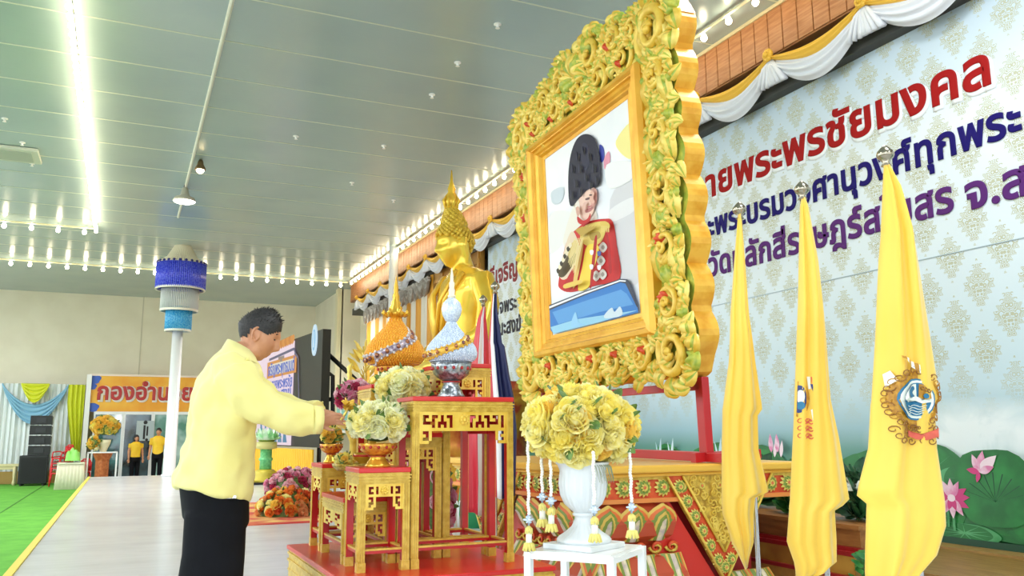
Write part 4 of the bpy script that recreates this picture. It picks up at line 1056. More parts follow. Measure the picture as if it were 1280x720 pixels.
# silver bowl and lotus-bud ornaments
PHS = (1.415, 3.82)
phan('silver_bowl', 'embossed silver pedestal bowl on the tall front table', 'bowl', (PHS[0], PHS[1], 1.265), .098, .165, SILVER, SILVER)
def phum(label, loc, r, h, mbody, mband, mjew, mtip, tilt, group):
    t = thing('lotus_bud_ornament', label, 'ornament', loc, 0, group)
    prof = [(.55, 0), (.86, .06), (.99, .16), (1.0, .25), (.93, .38), (.76, .52), (.54, .66), (.33, .80), (.2, .92), (.17, 1.0)]
    def rad(z):
        for (a, za), (c, zc) in zip(prof, prof[1:]):
            if za <= z <= zc: return (a + (c - a) * (z - za) / (zc - za)) * r
        return prof[-1][0] * r if z > 1 else prof[0][0] * r
    b = MB(); N = 60
    b.lathe([(rad(k / 26), h * k / 26) for k in range(27)], N); b.build('bud', mbody, t, True)
    # small beads all over, one studded surface
    b = MB(); rnd = random.Random(4)
    for k in range(30):
        z = .02 + .96 * k / 30; n = max(6, int(rad(z) * 2 * PI / (r * .095)))
        for j in range(n):
            a = 2 * PI * (j + .5 * (k % 2)) / n; b.sphere((math.cos(a) * rad(z), math.sin(a) * rad(z), z * h), r * .045, 5, 3)
    b.build('bead_cover', mbody, t, True)
    b = MB(); up = V((0, 0, 1))
    def zc(a): return .40 + tilt * math.cos(a)
    rr = []
    for o_, dz in ((1.03, -.085), (1.075, -.08), (1.075, .08), (1.03, .085)):
        rr.append([(math.cos(2 * PI * j / 48) * rad(zc(2 * PI * j / 48) + dz) * o_, math.sin(2 * PI * j / 48) * rad(zc(2 * PI * j / 48) + dz) * o_, (zc(2 * PI * j / 48) + dz) * h) for j in range(48)])
    b.rings(rr, caps=False)
    for j in range(18):
        a = 2 * PI * j / 18; z = zc(a); q = V((math.cos(a) * rad(z) * 1.09, math.sin(a) * rad(z) * 1.09, z * h)); b.sphere(q, r * .075, 6, 4, 1, (1, 1, 1.2))
    for j in range(30):
        for s in (-.085, .085):
            a = 2 * PI * j / 30; z = zc(a) + s; b.sphere((math.cos(a) * rad(z) * 1.06, math.sin(a) * rad(z) * 1.06, z * h), r * .05, 5, 4, 2)
    b.build('diagonal_band', [mband, mjew, mtip], t, True)
    return t, rad
SB_ = mat('silver_blue_beads', (186, 200, 222), .3, .15, (226, 234, 244), 120); AB = mat('amber_beads', (232, 150, 30), .3, .15, (244, 186, 60), 120)
JW = mat('jewel_dark', (90, 60, 80), .2, .2, (190, 120, 60), 80); BG = mat('gold_band_cloth', (226, 176, 66), .35, .3); BW = mat('silver_band_cloth', (206, 196, 206), .35, .2, (130, 110, 130), 60)
t, rad = phum('silver blue lotus-bud ornament with gold band on the silver bowl', (PHS[0], PHS[1], 1.43), .122, .205, SB_, BG, JW, BG, .24, 'lotus-bud ornaments')
b = MB(); b.lathe([(.02, .2), (.03, .205), (.045, .235), (.05, .265), (.042, .295), (.022, .315), (.016, .32)], 20); b.build('upper_bud', SB_, t, True)
b = MB(); b.lathe([(.018, .318), (.02, .33), (.014, .335), (.016, .36), (.012, .365), (.0135, .395), (.009, .40), (.008, .43), (.001, .47)], 14); b.build('spire', mat('ivory_spire', (232, 224, 200), .35), t, True)
pa = hy(494, 425, 4.58)
phan('pedestal_bowl', 'gilded pedestal bowl under the amber lotus-bud ornament', 'bowl', (pa.x, 4.58, 1.36), .10, .11, PG, PGD, 'gilded pedestal bowls on the altar tables')
t, rad = phum('amber lotus-bud ornament with silver band and tall gold spire', (pa.x, 4.58, 1.47), .165, .28, AB, BW, JW, mat('silver_bead_edge', (220, 216, 214), .3), .30, 'lotus-bud ornaments')
b = MB(); b.lathe([(.03, .275), (.055, .285), (.06, .30), (.035, .315), (.04, .33), (.026, .345), (.03, .36), (.018, .375), (.02, .40), (.012, .42), (.013, .45), (.004, .50), (.001, .52)], 16)
for k in range(8):
    a = 2 * PI * k / 8; b.tube([(.05 * math.cos(a), .05 * math.sin(a), .285), (.075 * math.cos(a), .075 * math.sin(a), .30), (.07 * math.cos(a), .07 * math.sin(a), .32)], [.012, .012, .003], 5)
b.build('spire', PG, t, True)
# gilt leaf ornament and pink flowers on slim stands behind
def slim_stand(label, x, y, h):
    t = thing('flower_stand', label, 'stand', (x, y, 0), 0, None); b = MB(); b.lathe([(.002, 0), (.16, 0), (.16, .03), (.05, .06), (.03, .12), (.03, h - .12), (.06, h - .05), (.13, h - .02), (.13, h), (.002, h)], 20); b.build('post', GOLD, t, True)
    b = MB(); b.lathe([(.045, h * .5), (.06, h * .52), (.045, h * .54)], 16, caps=False); b.build('collar', RED, t, True); return t
pg = hy(456, 460, 5.3)
slim_stand('slim gold stand behind the tables under the gilt leaf ornament', pg.x, 5.3, 1.30)
t = thing('gilt_leaf_ornament', 'gilt branching leaf ornament left of the amber bud', 'ornament', (pg.x, 5.3, 1.30)); b = MB(); rnd = random.Random(9)
for k in range(46):
    z = .03 + .33 * rnd.random(); a = rnd.random() * 2 * PI; L = .06 + .05 * rnd.random(); c = V((.05 * math.cos(a) * rnd.random(), .05 * math.sin(a) * rnd.random(), z))
    leaf_mb(b, c, (math.cos(a), math.sin(a), .5 + rnd.random()), L, .022)
b.build('leaf_spray', mat('gilt_leaf', (240, 214, 110), .3, .35), t, True)
b = MB(); b.tube([(0, 0, 0), (.01, 0, .15), (-.01, 0, .35)], .008, 6); b.build('stem', GOLD, t, True)
b = MB(); 
for k in range(5): b.tube([(-.06 - .01 * k, -.03, .02 + .03 * k), (-.11, -.03, .05 + .04 * k), (-.09, -.03, .12 + .03 * k)], [.012, .014, .004], 6)
b.build('scroll', mat('gilt_leaf', (240, 214, 110)), t, True)
pg = hy(446, 490, 4.98)
slim_stand('slim gold stand behind the tables under pink flowers', pg.x, 5.0, 1.17)
t = thing('pink_flower_arrangement', 'pink and wine coloured flowers behind the man\'s fingertips', 'flowers', (pg.x, 5.0, 1.17)); bouquet(t, (0, 0, .14), .13, .13, .11, 34, .042, [M_P, M_PD, M_PW, M_P], 21, leaves=24)
pg = hy(535, 605, 6.2)
t = thing('blush_flower_arrangement', 'blush and pink flowers glimpsed between the table legs', 'flowers', (pg.x, 6.2, 0)); bouquet(t, (0, 0, .55), .22, .22, .5, 60, .06, [M_PW, M_P, M_PW, M_PD], 31, zmin=-.9, leaves=30)
b = MB(); b.lathe([(.1, 0), (.14, .05), (.1, .1)], 12); b.build('pot', WHITE, t, True)

# ================================================================== THINGS ON THE STAGE FARTHER BACK
t = thing('red_carpet', 'patterned red carpet on the white stage behind the man', 'carpet', (2.3, 12.7, 0))
b = MB(); b.box(-1.3, 1.3, -1.75, 1.75, 0, .012, 0); b.box(-1.15, 1.15, -1.6, 1.6, .012, .014, 1)
b.build('carpet_pile', [mat('carpet_red', (206, 60, 50), .9, 0, (226, 120, 80), 1.4), mat('carpet_pattern', (214, 74, 62), .9, 0, (236, 196, 110), 2.2)], t)
p = hz(358, 637, 0.02)
t = thing('orange_flower_bed', 'mound of orange and red flowers on the red carpet', 'flowers', (2.1, 12.0, .012)); bouquet(t, (0, 0, .05), .46, .40, .34, 96, .066, [M_O, M_OR, M_PK2, M_PK2, M_O, M_YO, M_YL], 41, zmin=-.05, leaves=60)
p = hy(368, 595, 14.8)
t = thing('pink_flower_bed', 'mound of pink flowers behind the orange flower mound', 'flowers', (p.x, 14.8, 0)); bouquet(t, (0, 0, .22), .5, .4, .34, 90, .07, [M_P, M_P, M_PW, M_PW, M_PD], 43, zmin=-.4, leaves=50)
p = hz(331, 605, 0)
t = thing('green_pedestal', 'green and gold turned pedestal on a black square base', 'pedestal', (p.x, p.y, 0)); k_ = (p - CAM).dot(CF) / FPX
b = MB(); b.box(-26 * k_, 26 * k_, -.3, .3, 0, .05); b.build('base', BLACK, t, bevel=.01)
b = MB(); b.lathe([(18 * k_, .05), (18 * k_, .12), (13 * k_, .2), (15 * k_, .24), (9 * k_, .32)], 28, fl=lambda j, n, z: 1 + .04 * (j % 2)); b.build('plinth', mat('ochre_gilding', (196, 176, 60), .4, .2), t, True)
b = MB(); b.lathe([(7.6 * k_, .32), (7.2 * k_, .5), (8.6 * k_, .52), (8.6 * k_, .56), (7.2 * k_, .58), (7.2 * k_, .76)], 24); b.build('shaft', mat('emerald_shaft', (88, 176, 110), .35, 0, (120, 200, 130), 20), t, True)
b = MB(); b.lathe([(7.5 * k_, .76), (12.5 * k_, .78), (12.5 * k_, .92), (9 * k_, .93)], 40, fl=lambda j, n, z: 1 + .03 * (j % 2)); b.build('capital', mat('pale_gilding', (204, 196, 120), .4), t, True)
t2 = thing('lotus_ornament', 'white and green lotus ornament on top of the green pedestal', 'ornament', (p.x, p.y, .93)); b = MB()
for rg, (n, r, h) in enumerate(((14, .30, .10), (12, .25, .2), (10, .18, .28))):
    for k in range(n):
        a = 2 * PI * (k + .5 * rg) / n; d = V((math.cos(a), math.sin(a), 0)); sdv = V((-d.y, d.x, 0))
        b.surf(lambda u, v: d * (.04 + r * math.sin(u * 1.4)) + sdv * ((v - .5) * .16 * math.sin(PI * (.1 + .88 * u))) + V((0, 0, h * u * u + .02)), 5, 3)
b.build('petals', mat('white_green_petal', (226, 240, 220), .4, 0, (150, 220, 150), 5), t2, True)
b = MB(); b.lathe([(.002, 0), (.16, 0), (.2, .04), (.05, .1)], 16); b.build('receptacle', GREEN, t2, True)
p = hy(128, 575, 31.0)
t = thing('flower_pedestal', 'carved terracotta pedestal with white frame before the glass doors', 'pedestal', (p.x, 31.0, ZG)); zt_ = hy(128, 566, 31.0).z - ZG
b = MB(); b.lathe([(.30, 0), (.3, .1), (.22, .2), (.2, .3), (.2, zt_ - .25), (.26, zt_ - .12), (.3, zt_)], 8); b.build('column', mat('terracotta_carving', (206, 124, 70), .5, 0, (180, 96, 50), 12), t)
b = MB()
for sx in (-.42, .42): b.box(sx - .025, sx + .025, -.45, -.4, 0, zt_ + .02)
b.box(-.44, .44, -.45, -.4, zt_, zt_ + .04); b.build('frame', WHITE, t)
t = thing('flower_vase', 'white vase of golden yellow flowers before the glass doors', 'vase', (p.x, 31.0, ZG + zt_ + .0))
b = MB(); b.lathe([(.002, 0), (.12, 0), (.1, .05), (.2, .3), (.22, .42), (.16, .42)], 16); b.build('vase', mat('cream_vase', (230, 224, 190), .3), t, True)
bouquet(t, (0, 0, .86), .46, .4, .36, 46, .12, [M_Y, M_YO, M_YO], 51, zmin=-.7, part='bloom', leaves=20)
b = MB(); b.tube([(-.3, -.2, .35), (-.42, -.3, .1)], .03, 5); bouquet(t, (-.28, -.2, .32), .2, .16, .26, 14, .1, [M_YO, M_CG], 52, zmin=-.9, part='bloom', leaves=10)
# ================================================================== CARVED PORTRAIT FRAME
FO = V((3.5849, 6.2477, 2.8675)); FEX = V((-.04926, -.99878, -.00408)).normalized(); FEZ = V((-.03583, -.00415, .99935)).normalized(); FN = FEX.cross(FEZ)
if FN.x > 0: FN = -FN
def FP(u, v, o=0.): return FO + FEX * u + FEZ * v + FN * o
def fuv(px, py):
    q = ray(px, py); t_ = (FO - CAM).dot(FN) / q.dot(FN); h = CAM + q * t_ - FO; return (h.dot(FEX), h.dot(FEZ))
fr = thing('portrait_frame', 'huge carved gold and green frame holding the portrait picture', 'picture frame', FP(0, -1.39))
def fbuild(b, name, m, **kw): return b.build(name, m, kw.pop('par', fr), w=True, **kw)
# scalloped carved backing
def crest(u):                                                   # upper outline
    a = abs(u); return 1.74 - .13 * (a / .6) ** 1.5 if a < .75 else (1.55 - .02 * math.cos((a - .75) * 9) if a < 1.3 else 1.52 - 1.6 * (a - 1.3) ** 1.5)
out = []
NS = 40
def sc(k, amp, per): return amp * abs(math.sin(PI * k / per))
for k in range(0, 61): u = -1.55 + 3.1 * k / 60; out.append((u, crest(u) - .05 + sc(k, .07, 6)))
for k in range(1, 61): v = 1.36 - 2.6 * k / 60; out.append((1.46 + sc(k, .08, 7.5) + .05 * max(0, -v - .8) + .06 * max(0, v - .9), v))
for k in range(1, 61): u = 1.48 - 2.96 * k / 60; out.append((u, -1.32 - sc(k, .07, 6)))
for k in range(1, 60): v = -1.24 + 2.6 * k / 60; out.append((-1.46 - sc(k, .08, 7.5) - .05 * max(0, -v - .8) - .06 * max(0, v - .9), v))
inn = [(-1.08, -1.02), (-1.08, 1.02), (1.08, 1.02), (1.08, -1.02)]
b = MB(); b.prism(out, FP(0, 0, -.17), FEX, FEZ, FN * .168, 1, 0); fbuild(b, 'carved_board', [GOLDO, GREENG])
# scrolls and acanthus leaves in relief
b = MB(); rnd = random.Random(11)
def arc_leaf(c, a0, L, bend, w, m, lift=.02, segs=9):
    pts, rad = [], []; x, y = c; a = a0
    for k in range(segs + 1):
        s = k / segs; pts.append(FP(x, y, lift + .05 * math.sin(PI * s * .9))); rad.append(max(.004, 1.3 * w * math.sin(PI * (.1 + .88 * s)) ** .8))
        a += bend / segs; x += math.cos(a) * L / segs; y += math.sin(a) * L / segs
    blade(pts, [1.45 * r for r in rad], m)
def blade(pts, rad, m):
    """A carved leaf: raised ridge, lower hollows each side, lipped edges; hollows carry the second paint."""
    prof_ = ((-1.15, -.5), (-1.0, .12), (-.62, -.02), (-.30, .16), (0, .62), (.30, .16), (.62, -.02), (1.0, .12), (1.15, -.5))
    rr = []
    for i, p in enumerate(pts):
        t_ = (pts[min(i + 1, len(pts) - 1)] - pts[max(i - 1, 0)]).normalized(); sd_ = t_.cross(FN).normalized()
        rr.append([p + sd_ * (x * rad[i]) + FN * (y * rad[i] * 1.1) for x, y in prof_])
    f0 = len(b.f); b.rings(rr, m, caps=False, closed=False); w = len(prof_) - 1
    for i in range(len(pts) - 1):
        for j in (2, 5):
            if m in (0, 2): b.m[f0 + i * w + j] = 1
def volute(c, R, a0, d, turns=1.6, w=.034, m=0, lift=.045):
    pts, rad = [], []; n = 26
    for k in range(n + 1):
        s = k / n; r = R * (1 - .86 * s); a = a0 + d * turns * 2 * PI * s
        pts.append(FP(c[0] + r * math.cos(a), c[1] + r * math.sin(a), lift + .05 * s)); rad.append(w * (1 - .45 * s))
    b.tube(pts, rad, 8, m, up=FN); b.sphere(FP(c[0], c[1], lift + .06), R * .17, 8, 6, m)
def motif(c, ang, R, d):
    """A C-scroll with a fan of acanthus lobes; ang points outwards from the picture."""
    volute(c, R, ang + PI, d, 1.55, R * .21, 0)
    for k in range(6):
        a = ang + d * (-1.25 + .5 * k); p = (c[0] + math.cos(a) * R * 1.02, c[1] + math.sin(a) * R * 1.02)
        arc_leaf(p, a + d * .5, R * (.95 - .06 * k), d * 1.1, R * .19, (0, 2, 0, 1, 0, 2)[k])
    for k in range(4):
        a = ang + PI + d * (.5 - .45 * k); p = (c[0] + math.cos(a) * R * .85, c[1] + math.sin(a) * R * .85)
        arc_leaf(p, a - d * .9, R * .85, -d * 1.2, R * .15, (1, 0, 2, 0)[k])
    if int(abs(c[0] * 7 + c[1] * 5)) % 2 == 0: arc_leaf((c[0] + .3 * R * math.cos(ang + 2), c[1] + .3 * R * math.sin(ang + 2)), ang + 2.4, R * .55, .5, R * .16, 3, .05)
for i in range(5):                                             # both sides
    v = -.86 + i * .43
    for s in (-1, 1):
        d = s * (1 if i % 2 else -1)
        motif((s * 1.29, v), 0 if s > 0 else PI, .135, d); arc_leaf((s * 1.17, v + .2), PI / 2 + s * .3, .3, -s * .9, .032, 0); arc_leaf((s * 1.40, v + .18), PI / 2 - s * .4, .28, s * 1.1, .034, 2); arc_leaf((s * 1.30, v + .12), PI / 2, .2, s * .7, .03, 1)
for i in range(5):                                             # bottom
    u = -.86 + i * .43
    motif((u, -1.2), -PI / 2, .125, 1 if i % 2 else -1); arc_leaf((u + .17, -1.10), .3, .26, -.8, .03, 0); arc_leaf((u + .2, -1.26), -.4, .24, .9, .03, 2)
for s in (-1, 1):                                              # corners
    motif((s * 1.30, -1.20), -PI / 4 if s > 0 else -3 * PI / 4, .19, s); motif((s * 1.30, 1.22), PI / 4 if s > 0 else 3 * PI / 4, .22, -s)
    for k in range(5): arc_leaf((s * (1.12 + .02 * k), 1.12 + .03 * k), (PI / 2 - s * (.9 - .3 * k)), .3, s * .9, .03, (0, 2, 1, 0, 2)[k])
for i in range(-2, 3):                                         # top row and crest
    motif((i * .44, 1.20), PI / 2, .125, 1 if i > 0 else -1)
for s in (-1, 1):
    motif((s * .30, 1.45), PI / 2 - s * .4, .17, -s); motif((s * .72, 1.40), PI / 2 - s * .3, .14, -s); motif((s * 1.02, 1.36), PI / 2 - s * .3, .12, s)
    for k in range(4): arc_leaf((s * (.12 + .02 * k), 1.25 + .07 * k), PI / 2 - s * (.2 + .2 * k), .22, s * .9, .036, (0, 2, 0, 1)[k])
for k in range(9): arc_leaf((0, 1.36), PI / 2 + (k - 4) * .34, .24, (k - 4) * .2, .036, (0, 2, 1)[k % 3], .06)
for k in range(330):                                           # small filler leaves
    while True:
        u, v = rnd.uniform(-1.46, 1.46), rnd.uniform(-1.33, 1.6)
        if (abs(u) > 1.14 or abs(v) > 1.08) and v < crest(u) - .1: break
    arc_leaf((u, v), rnd.random() * 6.28, .17, rnd.choice((-1, 1)) * 1.7, .026, rnd.choice((0, 0, 2, 2, 0)), .012, 6)
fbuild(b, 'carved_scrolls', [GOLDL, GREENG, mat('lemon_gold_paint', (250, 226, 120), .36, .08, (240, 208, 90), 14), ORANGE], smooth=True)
# stepped inner moulding
b = MB()
prof = [(0, -.02), (0, .07), (.03, .105), (.08, .11), (.105, .085), (.12, .085), (.13, .06), (.18, .065), (.20, .045), (.23, .05), (.25, .02), (.30, .02), (.30, -.02)]
HW, HH = 1.12, 1.06; KX, KY = (HW - .825) / .30, (HH - .865) / .30
rr = []
for e, o_ in prof: rr.append([FP(-HW + e * KX, HH - e * KY, o_), FP(HW - e * KX, HH - e * KY, o_), FP(HW - e * KX, -HH + e * KY, o_), FP(-HW + e * KX, -HH + e * KY, o_)])
b.rings(rr, caps=False)
fbuild(b, 'inner_moulding', mat('frame_moulding_gold', (240, 184, 62), .32, .3, (226, 164, 46), 5, .1, 40))
# printed portrait picture, flat inks on a board
pic = MB(); pic.prism([(-.83, -.87), (.83, -.87), (.83, .87), (-.83, .87)], FP(0, 0, -.0), FEX, FEZ, FN * .012)
po = fbuild(pic, 'portrait_print', mat('print_sky', (226, 230, 238), .25, 0, (240, 240, 244), 1.6))
INK = {}; lay = [0]
pk = MB(); mats_ = []
def ink(rgb):
    if rgb not in INK: INK[rgb] = len(mats_); mats_.append(mat('print_ink_%d' % len(mats_), rgb, .5, spec=.25))
    return INK[rgb]
def pp(pts, rgb, smooth=True):
    lay[0] += 1; P_ = [fuv(680 + x / 2.667, 150 + y / 2.667) for x, y in pts]
    if smooth:
        q = []; n = len(P_)
        for i in range(n):
            p0, p1, p2, p3 = P_[i - 1], P_[i], P_[(i + 1) % n], P_[(i + 2) % n]
            for k in range(4):
                s = k / 4; f = lambda a, c, d, e: .5 * (2 * c + (d - a) * s + (2 * a - 5 * c + 4 * d - e) * s * s + (3 * c - a - 3 * d + e) * s ** 3)
                q.append((f(p0[0], p1[0], p2[0], p3[0]), f(p0[1], p1[1], p2[1], p3[1])))
        P_ = q
    P_ = [(max(-.82, min(.82, u)), max(-.86, min(.86, v))) for u, v in P_]
    pk.prism(P_, FP(0, 0, .012 + .0007 * lay[0]), FEX, FEZ, FN * .0006, ink(rgb))
pp([(20, 330), (60, 300), (110, 330), (60, 420), (20, 440)], (236, 234, 232)); pp([(225, 265), (310, 205), (318, 330), (322, 540), (250, 500)], (214, 212, 216)); pp([(225, 300), (310, 255), (312, 300), (230, 340)], (232, 230, 232)); pp([(245, 70), (292, 10), (300, 60), (298, 130), (260, 110)], (246, 232, 150)); pp([(190, 85), (204, 95), (206, 130), (194, 140)], (60, 70, 160)); pp([(206, 130), (222, 105), (226, 140), (208, 165)], (226, 150, 170)); pp([(30, 240), (70, 225), (64, 270), (35, 280)], (206, 214, 222)); pp([(215, 150), (300, 140), (310, 190), (225, 230)], (240, 240, 238))
pp([(100, 300), (130, 270), (176, 300), (180, 345), (130, 400), (84, 430), (70, 400)], (236, 228, 216))       # glove and plume of pale sleeve
pp([(150, 340), (206, 330), (236, 340), (250, 420), (260, 528), (180, 552), (96, 574), (58, 560), (56, 530), (72, 440), (90, 390), (124, 356)], (206, 44, 46))
pp([(60, 500), (84, 400), (104, 372), (124, 420), (122, 470), (88, 524), (64, 530)], (232, 208, 182)); pp([(54, 512), (86, 452), (110, 440), (110, 470), (74, 522)], (92, 76, 50)); pp([(88, 430), (112, 400), (116, 430), (92, 462)], (222, 196, 120)); pp([(70, 560), (100, 500), (118, 480), (110, 540), (92, 568)], (190, 36, 40))
pp([(146, 352), (212, 338), (216, 362), (196, 410), (152, 420), (128, 392)], (226, 200, 104)); pp([(160, 380), (190, 372), (196, 392), (168, 402)], (180, 150, 70)); pp([(152, 420), (192, 424), (174, 500), (158, 556), (122, 566), (136, 490)], (246, 214, 84)); pp([(126, 420), (140, 420), (118, 540), (104, 552)], (230, 190, 110))
for x, y in ((206, 425), (200, 470), (206, 515), (184, 520)): pp([(x - 14, y), (x, y - 18), (x + 14, y), (x, y + 18)], (220, 214, 206)); pp([(x - 6, y), (x, y - 8), (x + 6, y), (x, y + 8)], (160, 150, 140))
pp([(122, 266), (152, 236), (178, 226), (182, 262), (176, 306), (154, 334), (132, 322)], (238, 200, 184)); pp([(168, 236), (186, 234), (186, 276), (170, 300)], (214, 160, 150)); pp([(148, 300), (172, 292), (168, 304), (152, 310)], (200, 130, 130)); pp([(150, 262), (172, 256), (172, 262), (152, 268)], (110, 80, 80)); pp([(112, 268), (122, 250), (132, 300), (124, 312)], (236, 226, 214))
pp([(150, 48), (178, 62), (194, 110), (201, 178), (196, 216), (176, 226), (152, 238), (126, 266), (106, 288), (95, 272), (92, 190), (100, 118), (120, 66)], (26, 28, 52)); pp([(140, 80), (160, 90), (164, 140), (150, 170), (136, 130)], (38, 40, 66))
pp([(26, 622), (90, 594), (160, 574), (270, 540), (290, 542), (318, 600), (336, 632), (330, 642), (200, 676), (44, 712), (30, 700)], (60, 126, 200), False); pp([(40, 640), (160, 600), (270, 566), (290, 580), (312, 616), (200, 640), (60, 680)], (96, 158, 218), False); pp([(34, 690), (120, 664), (330, 634), (200, 676), (44, 712)], (150, 202, 230), False)
pp([(26, 618), (150, 570), (268, 530), (292, 532), (302, 546), (334, 622), (324, 624), (286, 546), (268, 542), (150, 584), (30, 634)], (66, 70, 86), False); pp([(28, 622), (150, 574), (268, 534), (288, 536), (286, 540), (268, 539), (150, 580), (30, 628)], (240, 242, 246), False)
pp([(216, 650), (240, 626), (250, 640), (268, 622), (274, 652), (222, 662)], (206, 222, 232)); pp([(104, 690), (118, 640), (130, 676), (150, 680)], (150, 200, 236))
for x, y in ((104, 150), (120, 110), (140, 90), (160, 110), (176, 150), (186, 190), (130, 150), (150, 180), (116, 200), (166, 206), (134, 228), (104, 236)):   # fur tufts
    pp([(x, y), (x + 3, y + 2), (x + 5, y + 22), (x + 2, y + 26)], (44, 46, 70)); pp([(x + 9, y + 4), (x + 12, y + 6), (x + 11, y + 26), (x + 8, y + 28)], (14, 15, 32))
pp([(176, 238), (188, 246), (184, 262), (190, 274), (182, 280), (172, 270)], (226, 176, 160)); pp([(150, 282), (160, 276), (158, 300), (150, 310)], (226, 180, 166)); pp([(172, 250), (180, 250), (180, 253), (172, 254)], (60, 44, 50)); pp([(166, 290), (180, 286), (178, 290), (168, 294)], (186, 104, 108)); pp([(126, 296), (136, 290), (140, 312), (132, 322)], (214, 166, 150)); pp([(132, 322), (150, 336), (166, 330), (176, 312), (174, 338), (150, 350), (134, 342)], (196, 40, 44))
for k in range(6): pp([(128 + 4 * k, 366 + 3 * k), (150 + 9 * k, 356), (151 + 9 * k, 359), (130 + 4 * k, 372 + 3 * k)], (190, 156, 70))
pp([(212, 340), (238, 344), (242, 362), (216, 358)], (222, 190, 92))
for k in range(5): pp([(214 + 6 * k, 356), (217 + 6 * k, 356), (218 + 6 * k, 374), (215 + 6 * k, 374)], (232, 206, 120))
for k in range(7): pp([(122 + 5 * k, 404), (125 + 5 * k, 404), (108 + 4 * k, 470 + 6 * k), (105 + 4 * k, 470 + 6 * k)], (236, 214, 150))
for k in range(8): pp([(66 + 6 * k, 500 - 12 * k), (74 + 6 * k, 494 - 12 * k), (78 + 6 * k, 504 - 12 * k), (70 + 6 * k, 512 - 12 * k)], ((60, 50, 40), (236, 220, 190))[k % 2])
pp([(236, 380), (246, 400), (256, 500), (246, 506), (242, 430)], (176, 28, 34)); pp([(196, 404), (206, 400), (190, 545), (182, 548)], (176, 28, 34)); pp([(96, 548), (150, 534), (150, 546), (98, 562)], (232, 196, 96))
for x, y in ((188, 442), (214, 446), (214, 492), (188, 490)): pp([(x - 6, y - 6), (x + 6, y - 6), (x + 4, y + 8), (x - 4, y + 8)], ((70, 90, 160), (230, 200, 120), (240, 240, 240), (200, 60, 70))[int(x + y) % 4])
fbuild(pk, 'portrait_figure', mats_, par=po)
# red welded stand under the frame
st = thing('frame_stand', 'red steel stand under the carved frame on the altar top', 'stand', FP(0, -1.97)); RS = mat('red_steel', (188, 30, 34), .35)
def bar(u0, u1, v0, v1, o0=-.14, o1=-.08):
    b = MB(); b.prism([(u0, v0), (u1, v0), (u1, v1), (u0, v1)], FP(0, 0, o0), FEX, FEZ, FN * (o1 - o0)); return b
for nm, a in (('bottom_rail', (-1.6, 1.62, -1.975, -1.91)), ('top_rail', (-1.4, 1.4, -1.48, -1.42)), ('post', (1.34, 1.43, -1.93, -1.39)), ('post', (-1.43, -1.34, -1.93, -1.39)), ('post', (-.05, .05, -1.93, -1.42))): bar(*a).build(nm, RS, st, w=True, bevel=.004)
for u in (-1.35, 1.35):
    b = MB(); b.prism([(-1.975, -.55), (-1.91, -.55), (-1.91, .0), (-1.975, .0)], FP(u, 0, 0), FEZ, FN, FEX * .06); b.build('foot_rail', RS, st, w=True)

# ================================================================== RED AND GOLD ALTAR
AX0, AX1, AY0, AY1, ZA = 2.71, 4.36, 4.75, 7.17, .885
al = thing('carved_altar', 'red and gold carved altar with lotus corner mouldings under the frame', 'altar', ((AX0 + AX1) / 2, (AY0 + AY1) / 2, 0))
def ab(b, name, m, **kw): return b.build(name, m, al, w=True, **kw)
class Face:                                                     # a side of the altar: s runs along it, o outwards
    def __init__(f, O, e, n): f.O, f.e, f.n = V(O), V(e), V(n)
    def p(f, s, z, o=0.): return f.O + f.e * s + f.n * o + V((0, 0, z))
F2 = Face((AX0, AY0, 0), (1, 0, 0), (0, -1, 0)); F1 = Face((AX0, AY0, 0), (0, 1, 0), (-1, 0, 0))
b = MB(); b.box(AX0 - .07, AX1 + .05, AY0 - .07, AY1 + .05, ZA - .05, ZA); b.box(AX0 - .04, AX1 + .02, AY0 - .04, AY1 + .02, ZA - .075, ZA - .05); ab(b, 'top_slab', mat('altar_yellow_gold', (238, 184, 70), .35, .1), bevel=.014)
b = MB(); b.box(AX0 + .16, 4.02, AY0 + .10, 6.75, 0, ZA - .07); ab(b, 'core', mat('altar_dark_red', (150, 24, 20), .5))
zf0, zf1 = .675, ZA - .075
b = MB(); b.box(AX0, AX1, AY0, AY1, zf0, zf1, 0); b.box(AX0 - .025, AX1 + .025, AY0 - .025, AY1 + .025, zf0 - .028, zf0, 1); b.box(AX0 - .015, AX1 + .015, AY0 - .015, AY1 + .015, zf1 - .018, zf1, 2); ab(b, 'frieze', [ORANGE, mat('altar_orange_gold', (232, 140, 66), .4, .05), GOLD])
def disc_flower(b, c, r, nrm, up=V((0, 0, 1))):
    c = V(c); sd = up.cross(nrm)
    for ringk, (n, rr_, m, o_) in enumerate(((12, 1.0, 0, .004), (10, .76, 1, .012), (8, .45, 0, .02))):
        for k in range(n):
            a = 2 * PI * (k + .5 * ringk) / n; d = sd * math.cos(a) + up * math.sin(a); e = nrm.cross(d)
            b.surf(lambda u, v: c + d * (r * rr_ * (.2 + .8 * u)) + e * ((v - .5) * r * rr_ * 1.0 * PI / n * 1.5 * math.sin(PI * (.15 + .75 * u))) + nrm * (o_ + .012 * math.sin(PI * u)), 3, 2, m)
    b.sphere(c + nrm * .022, r * .2, 7, 5, 2)
FLM = [mat('flower_gilding', (226, 202, 96), .4, .05), mat('flower_green', (132, 156, 58), .45), mat('flower_heart', (226, 120, 70), .45)]
for F, ln in ((F2, AX1 - AX0), (F1, AY1 - AY0)):
    b = MB(); n = int(ln / .142)
    for k in range(n): disc_flower(b, F.p(ln * (k + .5) / n, (zf0 + zf1) / 2, .002), .063, F.n)
    ab(b, 'frieze_flowers', FLM, smooth=True)
